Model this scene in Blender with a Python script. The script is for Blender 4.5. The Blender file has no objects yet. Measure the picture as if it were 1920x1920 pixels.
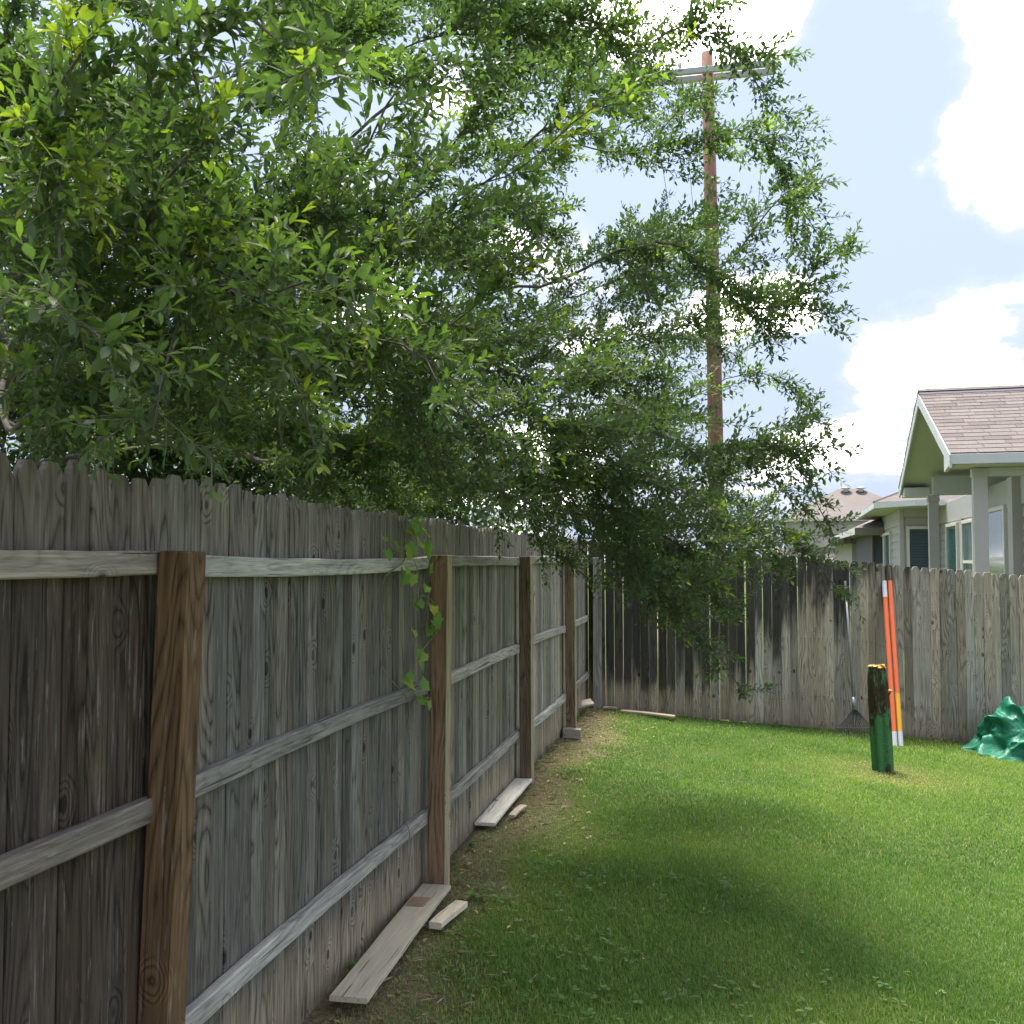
import bpy, math, random
import numpy as np
from mathutils import Vector, Matrix, noise as mnoise

R = math.radians
random.seed(11)
rng = np.random.default_rng(11)
scene = bpy.context.scene
col = scene.collection

# ------------------------------------------------------------------ camera
EYE = 1.62
cd = bpy.data.cameras.new('camera')
cam = bpy.data.objects.new('camera', cd)
col.objects.link(cam)
cam.location = (0, 0, EYE)
cam.rotation_euler = (math.pi / 2 + math.atan(90 / 1900), 0, 0)
cd.sensor_width = 36
cd.lens = 36 * 1900 / 1920
cd.clip_start = 0.05
cd.clip_end = 4000
cd.dof.use_dof = True
cd.dof.focus_distance = 6.5
cd.dof.aperture_fstop = 18.0
scene.camera = cam

# ------------------------------------------------------------------ light
SUN_AZ, SUN_EL = R(-14), R(75)            # azimuth from +Y, clockwise positive
sdir = Vector((math.sin(SUN_AZ) * math.cos(SUN_EL), math.cos(SUN_AZ) * math.cos(SUN_EL), math.sin(SUN_EL)))
sl = bpy.data.lights.new('sun', 'SUN')
sl.energy = 1.15
sl.angle = R(20.0)
sl.color = (1.0, 0.95, 0.87)
so = bpy.data.objects.new('sun', sl)
so.rotation_euler = sdir.to_track_quat('Z', 'Y').to_euler()
so.location = (-6, 8, 20)
col.objects.link(so)

scene.view_settings.view_transform = 'Standard'
scene.view_settings.look = 'None'
scene.view_settings.gamma = 1
scene.view_settings.exposure = 3.2
scene.view_settings.use_curve_mapping = False
scene.render.engine = 'CYCLES'
scene.cycles.use_denoising = True
scene.cycles.max_bounces = 6
scene.cycles.use_adaptive_sampling = True
scene.cycles.adaptive_threshold = 0.02
scene.cycles.transparent_max_bounces = 8
scene.cycles.sample_clamp_indirect = 6.0
scene.cycles.caustics_reflective = False
scene.cycles.caustics_refractive = False


# ------------------------------------------------------------------ node helpers
class NT:
    def __init__(self, tree):
        self.t = tree
        self.n = tree.nodes
        self.l = tree.links

    def node(self, kind, **kw):
        n = self.n.new(kind)
        for k, v in kw.items():
            setattr(n, k, v)
        return n

    def put(self, sock, val):
        if isinstance(val, bpy.types.NodeSocket):
            self.l.new(val, sock)
        elif val is not None:
            sock.default_value = val

    def math(self, op, a, b=None, c=None, clamp=False):
        n = self.node('ShaderNodeMath', operation=op)
        n.use_clamp = clamp
        self.put(n.inputs[0], a)
        if b is not None:
            self.put(n.inputs[1], b)
        if c is not None:
            self.put(n.inputs[2], c)
        return n.outputs[0]

    def vmath(self, op, a, b=None, out=0):
        n = self.node('ShaderNodeVectorMath', operation=op)
        self.put(n.inputs[0], a)
        if b is not None:
            self.put(n.inputs[1], b)
        return n.outputs[out]

    def noise(self, vec, scale=5, detail=4, rough=0.55, dist=0.0, dim='3D', out=0):
        n = self.node('ShaderNodeTexNoise', noise_dimensions=dim)
        self.put(n.inputs['Vector'], vec)
        n.inputs['Scale'].default_value = scale
        n.inputs['Detail'].default_value = detail
        n.inputs['Roughness'].default_value = rough
        n.inputs['Distortion'].default_value = dist
        return n.outputs[out]

    def ramp(self, fac, stops, interp='LINEAR'):
        n = self.node('ShaderNodeValToRGB')
        n.color_ramp.interpolation = interp
        e = n.color_ramp.elements
        while len(e) < len(stops):
            e.new(0.5)
        for i, (p, c) in enumerate(stops):
            e[i].position = p
            if not isinstance(c, (tuple, list)):
                c = (c, c, c)
            e[i].color = (*c[:3], 1)
        self.put(n.inputs[0], fac)
        return n.outputs[0]

    def mix(self, fac, a, b, kind='MIX'):
        n = self.node('ShaderNodeMix', data_type='RGBA', blend_type=kind)
        self.put(n.inputs[0], fac)
        for s, v in ((n.inputs[6], a), (n.inputs[7], b)):
            if isinstance(v, (tuple, list)):
                v = (*v[:3], 1)
            self.put(s, v)
        return n.outputs[2]

    def smooth(self, v, lo, hi):
        n = self.node('ShaderNodeMapRange', interpolation_type='SMOOTHSTEP')
        self.put(n.inputs[0], v)
        n.inputs[1].default_value = lo
        n.inputs[2].default_value = hi
        return n.outputs[0]

    def xyz(self, v):
        n = self.node('ShaderNodeSeparateXYZ')
        self.put(n.inputs[0], v)
        return n.outputs

    def comb(self, x, y, z):
        n = self.node('ShaderNodeCombineXYZ')
        for s, v in zip(n.inputs, (x, y, z)):
            self.put(s, v)
        return n.outputs[0]


def material(name):
    m = bpy.data.materials.new(name)
    m.use_nodes = True
    t = NT(m.node_tree)
    b = m.node_tree.nodes['Principled BSDF']
    return m, t, b


# ------------------------------------------------------------------ sky with clouds
world = bpy.data.worlds.new('World')
scene.world = world
world.use_nodes = True
w = NT(world.node_tree)
bg = world.node_tree.nodes['Background']
sky = w.node('ShaderNodeTexSky', sky_type='NISHITA')
sky.sun_disc = False
sky.sun_elevation = SUN_EL
sky.sun_rotation = SUN_AZ
sky.altitude = 150
sky.air_density = 1.0
sky.dust_density = 2.2
sky.ozone_density = 1.0
dirv = w.vmath('NORMALIZE', w.node('ShaderNodeTexCoord').outputs['Generated'])
dx, dy, dz = w.xyz(dirv)
den = w.math('ADD', w.math('MAXIMUM', dz, 0.0), 0.22)
pl = w.comb(w.math('DIVIDE', dx, den), w.math('DIVIDE', dy, den), 0.0)
n1 = w.noise(pl, 2.6, 7, 0.58, 0.2)
n2 = w.noise(w.vmath('ADD', pl, (3.3, 9.1, 0.4)), 0.9, 3, 0.5)
field = w.math('ADD', w.math('MULTIPLY', n1, 0.45), w.math('MULTIPLY', n2, 0.35))
fine_d = w.noise(w.vmath('MULTIPLY', dirv, (1, 1, 1.5)), 17, 7, 0.62)
field = w.math('ADD', w.math('ADD', field, 0.035), w.math('MULTIPLY', fine_d, 0.20))
# named cumulus heaps of the day, as directions in the sky
heaps = [((0.412, 0.825, 0.385), 0.062, 0.24),
         ((0.402, 0.842, 0.361), 0.05, 0.20),
         ((0.421, 0.846, 0.326), 0.05, 0.18),
         ((0.387, 0.861, 0.331), 0.045, 0.17),
         ((0.353, 0.872, 0.338), 0.016, 0.13),
         ((0.334, 0.926, 0.178), 0.04, 0.16),
         ((0.368, 0.913, 0.174), 0.045, 0.18),
         ((0.400, 0.897, 0.190), 0.04, 0.18),
         ((0.432, 0.886, 0.169), 0.042, 0.16),
         ((0.336, 0.915, 0.224), 0.045, 0.05),
         ((0.384, 0.892, 0.239), 0.045, 0.06),
         ((0.428, 0.874, 0.230), 0.035, 0.07),
         ((0.268, 0.932, 0.245), 0.045, 0.16),
         ((0.222, 0.948, 0.227), 0.06, 0.2),
         ((0.221, 0.853, 0.473), 0.065, 0.22),
         ((0.171, 0.855, 0.489), 0.08, 0.25),
         ((0.103, 0.870, 0.483), 0.08, 0.25),
         ((0.301, 0.949, 0.095), 0.07, 0.05),
         ((0.250, 0.966, 0.066), 0.1, 0.08),
         ((0.380, 0.809, 0.449), 0.05, 0.09),
         ((0.021, 0.962, 0.271), 0.1, 0.08),
         ((-0.103, 0.970, 0.221), 0.09, 0.14),
         ((-0.179, 0.933, 0.313), 0.08, 0.12),
         ((-0.053, 0.899, 0.435), 0.08, 0.1),
         ((0.021, 0.997, 0.079), 0.15, 0.14),
         ((0.308, 0.871, 0.383), 0.13, -0.2),
         ((0.330, 0.895, 0.301), 0.08, -0.15),
         ((0.425, 0.866, 0.272), 0.045, -0.12),
         ((0.372, 0.893, 0.270), 0.045, -0.10),
         ((0.262, 0.951, 0.166), 0.06, -0.12)]
wob = w.vmath('SCALE', w.vmath('SUBTRACT', w.noise(dirv, 14, 4, 0.6, out=1), (0.5, 0.5, 0.5)))
wob.node.inputs['Scale'].default_value = 0.04
dirw = w.vmath('ADD', dirv, wob)
for d, rad, amt in heaps:
    v = Vector(d).normalized()
    dist = w.vmath('DISTANCE', dirw, tuple(v), out=1)
    g = w.smooth(w.math('DIVIDE', dist, rad * 1.25), 1.0, 0.1)
    field = w.math('ADD', field, w.math('MULTIPLY', g, amt * 0.72))
mask = w.smooth(field, 0.52, 0.68)
shade = w.smooth(w.math('ADD', w.math('MULTIPLY', field, 0.5), w.math('MULTIPLY', w.noise(w.vmath('ADD', dirv, (0.0, 0.02, 0.03)), 9, 5, 0.55), 0.6)), 0.50, 0.68)
ccol = w.mix(w.math('MULTIPLY', w.math('ADD', w.math('MULTIPLY', shade, 0.6), 0.4), w.smooth(field, 0.585, 0.72)), (0.85, 0.89, 0.93), (12.0, 11.7, 11.3))
haze = w.smooth(dz, 0.42, -0.02)
skyc = w.mix(w.math('ADD', w.math('MULTIPLY', haze, 0.03), 0.96), sky.outputs[0], (0.535, 0.625, 0.82))
w.l.new(w.mix(w.math('MULTIPLY', mask, 0.95), skyc, ccol), bg.inputs[0])
bg.inputs[1].default_value = 0.13


# ------------------------------------------------------------------ object helpers
def tag(o, label=None, cat=None, group=None, kind=None):
    if label:
        o['label'] = label
    if cat:
        o['category'] = cat
    if group:
        o['group'] = group
    if kind:
        o['kind'] = kind
    return o


def empty(name, loc=(0, 0, 0), rz=0.0):
    o = bpy.data.objects.new(name, None)
    o.empty_display_size = 0.1
    o.location = loc
    o.rotation_euler = (0, 0, rz)
    col.objects.link(o)
    return o


def link(name, me, parent=None, loc=(0, 0, 0), rot=(0, 0, 0), color=None, scale=None):
    o = bpy.data.objects.new(name, me)
    col.objects.link(o)
    o.parent = parent
    o.location = loc
    o.rotation_euler = rot
    if scale:
        o.scale = scale
    if color:
        o.color = (*color, 1)
    return o


class MB:
    def __init__(self):
        self.v = []
        self.f = []

    def add(self, vs, fs):
        b = len(self.v)
        self.v += [tuple(p) for p in vs]
        self.f += [tuple(i + b for i in f) for f in fs]
        return self

    def box(self, x0, x1, y0, y1, z0, z1):
        vs = [(x, y, z) for z in (z0, z1) for y in (y0, y1) for x in (x0, x1)]
        return self.add(vs, [(0, 2, 3, 1), (4, 5, 7, 6), (0, 1, 5, 4), (2, 6, 7, 3), (0, 4, 6, 2), (1, 3, 7, 5)])

    def bevel_box(self, x0, x1, y0, y1, z0, z1, c=0.003):
        """box whose four long edges (along its longest axis) and rims are chamfered"""
        o = [(x0 + c, y0), (x1 - c, y0), (x1, y0 + c), (x1, y1 - c), (x1 - c, y1), (x0 + c, y1), (x0, y1 - c), (x0, y0 + c)]
        cx, cy = (x0 + x1) / 2, (y0 + y1) / 2
        kx, ky = 1 - 2 * c / (x1 - x0), 1 - 2 * c / (y1 - y0)
        i = [(cx + (x - cx) * kx, cy + (y - cy) * ky) for x, y in o]
        rings = [[(x, y, z0) for x, y in i], [(x, y, z0 + c) for x, y in o], [(x, y, z1 - c) for x, y in o], [(x, y, z1) for x, y in i]]
        return self.loft(rings, caps=True)

    def loft(self, rings, caps=False, closed=True):
        n = len(rings[0])
        vs = [p for r in rings for p in r]
        fs = []
        for k in range(len(rings) - 1):
            for j in range(n if closed else n - 1):
                a, b = k * n + j, k * n + (j + 1) % n
                fs.append((a, b, b + n, a + n))
        if caps:
            fs.append(tuple(range(n))[::-1])
            fs.append(tuple(range((len(rings) - 1) * n, len(rings) * n)))
        return self.add(vs, fs)

    def tube(self, pts, radii, sides=6, caps=True):
        pts = [Vector(p) for p in pts]
        if not isinstance(radii, (list, tuple)):
            radii = [radii] * len(pts)
        rings = []
        ref = Vector((0.31, 0.2, 0.93)).normalized()
        for i, p in enumerate(pts):
            d = (pts[min(i + 1, len(pts) - 1)] - pts[max(i - 1, 0)]).normalized()
            s = d.cross(ref)
            if s.length < 0.05:
                s = d.cross(Vector((1, 0, 0)))
            s.normalize()
            u = s.cross(d)
            rings.append([p + (s * math.cos(2 * math.pi * k / sides) + u * math.sin(2 * math.pi * k / sides)) * radii[i] for k in range(sides)])
        return self.loft(rings, caps=caps)

    def mesh(self, name, mat=None, smooth=False):
        me = bpy.data.meshes.new(name)
        me.from_pydata(self.v, [], self.f)
        if mat:
            me.materials.append(mat)
        if smooth:
            me.polygons.foreach_set('use_smooth', [True] * len(me.polygons))
        me.update()
        return me

    def build(self, name, mat, parent=None, loc=(0, 0, 0), rot=(0, 0, 0), color=None, smooth=False):
        return link(name, self.mesh(name, mat, smooth), parent, loc, rot, color)


def np_mesh(name, verts, faces_flat, sizes, mat, attrs=None, smooth=False):
    """fast mesh from arrays; faces_flat = vertex indices, sizes = corners per face"""
    me = bpy.data.meshes.new(name)
    nv, nl, nf = len(verts), len(faces_flat), len(sizes)
    me.vertices.add(nv)
    me.vertices.foreach_set('co', np.asarray(verts, np.float32).ravel())
    me.loops.add(nl)
    me.loops.foreach_set('vertex_index', np.asarray(faces_flat, np.int32))
    me.polygons.add(nf)
    starts = np.concatenate(([0], np.cumsum(sizes)[:-1])).astype(np.int32)
    me.polygons.foreach_set('loop_start', starts)
    if smooth:
        me.polygons.foreach_set('use_smooth', np.ones(nf, bool))
    me.update(calc_edges=True)
    for k, (dom, arr) in (attrs or {}).items():
        a = me.attributes.new(k, 'FLOAT', dom)
        a.data.foreach_set('value', np.asarray(arr, np.float32))
    me.materials.append(mat)
    return me


# ------------------------------------------------------------------ the lie of the land
POSTS = [(-1.335, 0.25), (-0.858, 2.65), (-0.361, 5.054), (0.109, 7.457), (0.551, 9.433), (0.905, 11.26)]


def fence_x(y):
    return -1.35 + 0.1958 * y


def ground_z(x, y):
    d = np.maximum(0.0, np.asarray(x) - fence_x(np.asarray(y)))
    d = np.minimum(d, 7.0)
    return -0.083 * d


def bump(x, y):
    return 0.012 * np.sin(1.7 * x + 0.6 * y) * np.sin(1.3 * y - 0.4 * x) + 0.006 * np.sin(5.1 * x + 2.0) * np.sin(4.3 * y)


# ------------------------------------------------------------------ materials
def wood_material(name, contrast=1.0, rings=1.0, splash=0.0, pale_top=0.0, mildew=False, bump_s=0.35, knots=1.0, nails=False, knot_pick=0.84):
    """weathered board: the object's own colour is its tone; grain runs along local z"""
    m, t, b = material(name)
    tc = t.node('ShaderNodeTexCoord').outputs['Object']
    oi = t.node('ShaderNodeObjectInfo')
    rnd = oi.outputs['Random']
    ox, oy, oz = t.xyz(tc)
    off = t.comb(t.math('MULTIPLY', rnd, 37.0), t.math('MULTIPLY', rnd, 91.0), t.math('MULTIPLY', rnd, 53.0))
    p = t.vmath('ADD', tc, off)
    ps = t.vmath('MULTIPLY', p, (1, 1, 0.045))
    fine = t.noise(ps, 230, 3, 0.6)
    mid = t.noise(ps, 70, 5, 0.68, 0.25)
    broad = t.noise(t.vmath('MULTIPLY', p, (1, 1, 0.10)), 13, 4, 0.6, 0.4)
    # knots: far apart ellipses that the rings bend round
    vo = t.node('ShaderNodeTexVoronoi', feature='F1')
    t.put(vo.inputs['Vector'], t.vmath('MULTIPLY', p, (10.0, 2.0, 6.5)))
    vo.inputs['Scale'].default_value = 1.0
    kd = vo.outputs['Distance']
    kpick = t.xyz(vo.outputs['Color'])[0]
    kon = t.math('GREATER_THAN', kpick, knot_pick)
    kbump = t.math('MULTIPLY', t.smooth(kd, 0.55, 0.0), kon)
    knot = t.math('MULTIPLY', t.math('MULTIPLY', t.smooth(kd, 0.20, 0.10), kon), knots)
    # contour rings (cathedral grain)
    low = t.noise(t.vmath('MULTIPLY', p, (1, 1, 0.13)), 7.5, 1.5, 0.45)
    rf = t.math('ADD', t.math('MULTIPLY', low, 13.0), t.math('MULTIPLY', kbump, 2.9))
    ring = t.math('ABSOLUTE', t.math('SINE', t.math('MULTIPLY', rf, 4.2)))
    ring = t.math('POWER', ring, 0.55)
    rmask = t.math('MAXIMUM', t.smooth(t.noise(p, 1.7, 2, 0.5), 0.40, 0.62), t.smooth(kbump, 0.02, 0.2))
    g = t.math('ADD', t.math('MULTIPLY', fine, 0.45), t.math('MULTIPLY', mid, 0.80))
    g = t.math('ADD', g, t.math('MULTIPLY', broad, 0.42))
    g = t.math('ADD', g, t.math('MULTIPLY', t.math('MULTIPLY', t.math('SUBTRACT', ring, 0.74), rmask), 0.40 * rings))
    g = t.math('SUBTRACT', g, 0.345)
    lo = 1 - 0.74 * contrast
    hi = 1 + 0.85 * contrast
    tone = t.ramp(g, [(0.26, lo), (0.43, 1.0 - 0.22 * contrast), (0.56, 1.0 + 0.12 * contrast), (0.80, hi)])
    perb = t.math('ADD', 0.74, t.math('MULTIPLY', t.math('FRACT', t.math('MULTIPLY', rnd, 17.31)), 0.52))
    c = t.mix(1.0, oi.outputs['Color'], tone, 'MULTIPLY')
    c = t.mix(1.0, c, t.comb(perb, perb, perb), 'MULTIPLY')
    # silver fibres
    silver = t.math('MULTIPLY', t.smooth(t.noise(t.vmath('MULTIPLY', p, (1, 1, 0.07)), 75, 4, 0.7, 0.3), 0.57, 0.70), 0.75)
    c = t.mix(silver, c, t.mix(0.45, c, (0.46, 0.44, 0.41)))
    # dark checks
    crack = t.smooth(t.noise(t.vmath('MULTIPLY', p, (1, 1, 0.02)), 90, 2, 0.5), 0.37, 0.28)
    c = t.mix(t.math('MULTIPLY', crack, 0.75), c, (0.02, 0.017, 0.015))
    if mildew:
        pos = t.node('ShaderNodeNewGeometry').outputs['Position']
        wx, wy, wz = t.xyz(pos)
        edge = t.ramp(t.math('DIVIDE', wx, 6.0), [(0.0, 0.05), (0.36, 0.06), (0.42, 0.24), (0.53, 0.42), (0.64, 0.62), (0.74, 0.84), (1.0, 0.95)])
        edge = t.xyz(edge)[0]
        drip = t.math('MULTIPLY', t.math('SUBTRACT', t.noise(t.vmath('MULTIPLY', p, (1, 1, 0.12)), 16, 3, 0.6), 0.5), 0.55)
        perl = t.math('MULTIPLY', t.math('SUBTRACT', t.math('FRACT', t.math('MULTIPLY', rnd, 7.77)), 0.5), 0.30)
        h = t.math('ADD', t.math('DIVIDE', wz, 2.0), t.math('ADD', drip, perl))
        mk = t.smooth(t.math('SUBTRACT', h, edge), -0.10, 0.13)
        mk = t.math('MULTIPLY', mk, t.smooth(wx, 5.4, 4.0))
        dk = t.mix(1.0, c, (0.145, 0.15, 0.172), 'MULTIPLY')
        c = t.mix(t.math('MULTIPLY', mk, 0.97), c, dk)
        # green board edges: algae, with sunlit gap light painted into the colour
        ed = t.smooth(t.math('ABSOLUTE', ox), 0.038, 0.046)
        al = t.math('MULTIPLY', t.math('MULTIPLY', ed, t.smooth(t.noise(p, 6, 2), 0.35, 0.55)), t.smooth(wx, 3.9, 1.9))
        c = t.mix(t.math('MULTIPLY', al, 0.6), c, (0.22, 0.27, 0.09))
    if splash:
        s = t.math('ADD', oz, t.math('MULTIPLY', t.math('SUBTRACT', t.noise(p, 9, 3), 0.5), 0.16))
        sm = t.math('MULTIPLY', t.smooth(s, 0.36, 0.16), splash)
        c = t.mix(sm, c, t.mix(1.0, (0.36, 0.285, 0.20), tone, 'MULTIPLY'))
        c = t.mix(t.math('MULTIPLY', t.smooth(s, 0.12, 0.0), 0.6 * splash), c, (0.12, 0.085, 0.06))
    if pale_top:  # boards weathered paler above the top rail
        s2 = t.math('MULTIPLY', t.smooth(oz, 1.56, 1.66), pale_top)
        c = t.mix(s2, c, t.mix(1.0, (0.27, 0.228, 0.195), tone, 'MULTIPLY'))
    if nails:
        ax_ = t.math('SUBTRACT', t.math('ABSOLUTE', ox), 0.021)
        ax2 = t.math('MULTIPLY', ax_, ax_)
        nm = None
        jit = t.math('MULTIPLY', t.math('SUBTRACT', rnd, 0.5), 0.03)
        for zk in (0.36, 0.985, 1.61):
            dzk = t.math('SUBTRACT', t.math('SUBTRACT', oz, zk), jit)
            dd_ = t.math('SQRT', t.math('ADD', ax2, t.math('MULTIPLY', dzk, dzk)))
            head = t.math('LESS_THAN', dd_, 0.0042)
            streak = t.math('MULTIPLY', t.math('MULTIPLY', t.smooth(t.math('ABSOLUTE', ax_), 0.006, 0.001), t.smooth(dzk, -0.10, -0.01)), t.math('LESS_THAN', dzk, 0.0))
            both = t.math('MAXIMUM', head, t.math('MULTIPLY', streak, 0.45))
            nm = both if nm is None else t.math('MAXIMUM', nm, both)
        c = t.mix(nm, c, (0.035, 0.024, 0.018))
    kc = t.mix(1.0, c, (0.22, 0.17, 0.14), 'MULTIPLY')
    c = t.mix(t.math('MULTIPLY', knot, 0.95), c, kc)
    t.l.new(c, b.inputs['Base Color'])
    b.inputs['Roughness'].default_value = 0.88
    b.inputs['Specular IOR Level'].default_value = 0.25
    bp = t.node('ShaderNodeBump')
    bp.inputs['Strength'].default_value = bump_s
    bp.inputs['Distance'].default_value = 0.004
    t.put(bp.inputs['Height'], t.math('SUBTRACT', t.math('ADD', g, t.math('MULTIPLY', fine, 0.6)), t.math('ADD', crack, knot)))
    t.l.new(bp.outputs[0], b.inputs['Normal'])
    return m


M = {}
M['picket'] = wood_material('weathered_picket', 0.98, 0.9, splash=0.75, pale_top=0.55)
M['picket_back'] = wood_material('weathered_back_picket', 0.58, 1.5, splash=0.6, mildew=True, knots=1.0, nails=True, knot_pick=0.78)
M['rail'] = wood_material('weathered_rail', 0.85, 0.5, bump_s=0.6)
M['post'] = wood_material('stained_post', 0.85, 1.0, knots=0.8, bump_s=0.25)
M['plank'] = wood_material('loose_plank', 0.32, 0.5, knots=0.7, bump_s=0.15)


def simple(name, color, rough=0.6, metal=0.0, var=0.12, scale=18.0, bump_s=0.0, spec=0.5):
    m, t, b = material(name)
    tc = t.node('ShaderNodeTexCoord').outputs['Object']
    n = t.noise(tc, scale, 5, 0.6)
    n2 = t.noise(tc, scale * 0.13, 3, 0.5)
    v = t.math('ADD', t.math('MULTIPLY', n, 0.6), t.math('MULTIPLY', n2, 0.4))
    f = t.ramp(v, [(0.3, 1 - var), (0.7, 1 + var)])
    t.l.new(t.mix(1.0, color, f, 'MULTIPLY'), b.inputs['Base Color'])
    b.inputs['Roughness'].default_value = rough
    b.inputs['Metallic'].default_value = metal
    b.inputs['Specular IOR Level'].default_value = spec
    if bump_s:
        bp = t.node('ShaderNodeBump')
        bp.inputs['Strength'].default_value = bump_s
        bp.inputs['Distance'].default_value = 0.01
        t.put(bp.inputs['Height'], n)
        t.l.new(bp.outputs[0], b.inputs['Normal'])
    return m


def leaf_material(name, stops, trans=0.45, rough=0.42, attr='age', tint=True):
    m, t, b = material(name)
    at = t.node('ShaderNodeAttribute', attribute_name=attr)
    a = at.outputs['Fac']
    c = t.ramp(a, stops)
    b.inputs['Roughness'].default_value = rough
    b.inputs['Specular IOR Level'].default_value = 0.45
    t.l.new(c, b.inputs['Base Color'])
    tr = t.node('ShaderNodeBsdfTranslucent')
    t.l.new(t.mix(1.0, c, (1.25, 1.60, 0.60), 'MULTIPLY'), tr.inputs['Color'])
    mx = t.node('ShaderNodeMixShader')
    mx.inputs[0].default_value = trans
    out = t.n['Material Output']
    t.l.new(b.outputs[0], mx.inputs[1])
    t.l.new(tr.outputs[0], mx.inputs[2])
    t.l.new(mx.outputs[0], out.inputs['Surface'])
    return m


OAK = [(0.0, (0.066, 0.098, 0.056)), (0.45, (0.095, 0.138, 0.064)), (0.75, (0.13, 0.185, 0.060)), (0.93, (0.20, 0.275, 0.05)), (1.0, (0.32, 0.35, 0.05))]
M['oak_leaf'] = leaf_material('oak_leaf', OAK, 0.42, 0.5)
M['bark'] = simple('oak_bark', (0.12, 0.10, 0.085), 0.9, var=0.45, scale=35, bump_s=0.8)
M['grass'] = leaf_material('grass_blade', [(0.0, (0.086, 0.178, 0.040)), (0.4, (0.160, 0.265, 0.056)), (0.75, (0.26, 0.335, 0.080)), (1.0, (0.46, 0.40, 0.19))], 0.35, 0.55)
M['vine_leaf'] = leaf_material('vine_leaf', [(0.0, (0.12, 0.24, 0.05)), (0.6, (0.24, 0.38, 0.065)), (1.0, (0.48, 0.50, 0.09))], 0.35, 0.5)
M['weed'] = leaf_material('weed_leaf', [(0.0, (0.07, 0.15, 0.03)), (0.6, (0.12, 0.22, 0.04)), (1.0, (0.26, 0.30, 0.06))], 0.3, 0.5)

# ground: thatch and soil
m, t, b = material('yard_soil')
pos = t.node('ShaderNodeNewGeometry').outputs['Position']
px_, py_, pz_ = t.xyz(pos)
fd = t.math('SUBTRACT', px_, t.math('ADD', t.math('MULTIPLY', py_, 0.1958), -1.35))
nz = t.noise(pos, 1.6, 4, 0.6)
nf = t.noise(pos, 60, 4, 0.65)
nb = t.noise(pos, 7, 4, 0.6)
dm = t.smooth(t.math('ADD', t.math('ABSOLUTE', fd), t.math('MULTIPLY', t.math('SUBTRACT', nz, 0.5), 1.1)), 0.50, 0.12)
soil = t.ramp(nf, [(0.3, (0.10, 0.076, 0.048)), (0.55, (0.20, 0.158, 0.098)), (0.75, (0.34, 0.275, 0.175))])
thatch = t.ramp(t.math('ADD', t.math('MULTIPLY', nf, 0.6), t.math('MULTIPLY', nb, 0.4)), [(0.3, (0.05, 0.075, 0.02)), (0.6, (0.10, 0.125, 0.035)), (0.8, (0.17, 0.165, 0.07))])
t.l.new(t.mix(dm, thatch, soil), b.inputs['Base Color'])
b.inputs['Roughness'].default_value = 0.95
b.inputs['Specular IOR Level'].default_value = 0.1
bp = t.node('ShaderNodeBump')
bp.inputs['Strength'].default_value = 0.8
bp.inputs['Distance'].default_value = 0.02
t.put(bp.inputs['Height'], nf)
t.l.new(bp.outputs[0], b.inputs['Normal'])
M['soil'] = m

# ------------------------------------------------------------------ ground sheet
xs = np.unique(np.concatenate([np.linspace(-400, -8, 14), np.linspace(-8, 10, 91), np.linspace(10, 400, 14)]))
ys = np.unique(np.concatenate([np.linspace(-60, -2, 8), np.linspace(-2, 15, 86), np.linspace(15, 900, 18)]))
gx, gy = np.meshgrid(xs, ys)
gz = ground_z(gx, gy) + np.where((abs(gx) < 12) & (gy < 15), bump(gx, gy), 0.0)
gv = np.stack([gx, gy, gz], -1).reshape(-1, 3)
nx, ny = len(xs), len(ys)
ii = (np.arange(ny - 1)[:, None] * nx + np.arange(nx - 1)[None, :]).ravel()
gf = np.stack([ii, ii + 1, ii + nx + 1, ii + nx], -1).ravel()
ground = link('ground', np_mesh('ground', gv, gf, np.full(len(ii), 4), M['soil'], smooth=True))
tag(ground, 'yard ground of soil and thatch under the lawn', 'ground', kind='structure')


# ------------------------------------------------------------------ fences
def picket_mesh(name, wd, h, th, mat, cut=0.026):
    hw = wd / 2
    o = [(-hw, 0), (hw, 0), (hw, h - cut * 1.9), (hw - cut * 0.42, h - cut * 0.72), (hw - cut * 0.95, h), (-hw + cut * 0.95, h), (-hw + cut * 0.42, h - cut * 0.72), (-hw, h - cut * 1.9)]
    k = 0.0022
    cx, cz = 0, h * 0.5
    ins = [(x - math.copysign(k, x), z - (k if z > cz else 0)) for x, z in o]
    rings = [[(x, 0.0, z) for x, z in ins], [(x, k, z) for x, z in o], [(x, th, z) for x, z in o]]
    mb = MB().loft(rings, caps=True)
    return mb.mesh(name, mat)


left_fence = empty('wooden_fence', (*POSTS[2], 0))
tag(left_fence, 'tall weathered dog-eared picket fence with brown posts and rails, running along the left side', 'fence')
LO = Vector((*POSTS[2], 0))
W = 0.0865
pm = [picket_mesh('picket_board', W + dw, 1.845, 0.016, M['picket'], 0.024 + 0.004 * (i % 3)) for i, dw in enumerate((-0.0025, -0.0015, 0.0, -0.003))]
BAYT = [(0.092, 0.069, 0.056), (0.172, 0.162, 0.147), (0.270, 0.250, 0.214), (0.295, 0.273, 0.238), (0.28, 0.256, 0.222)]  # first bay: dark brown wood with some tree shade painted in


def bay(i):
    a, b2 = Vector((*POSTS[i], 0)), Vector((*POSTS[i + 1], 0))
    d = (b2 - a).normalized()
    n = Vector((d.y, -d.x, 0))
    return a, b2, d, n, math.atan2(d.y, d.x)


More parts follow.
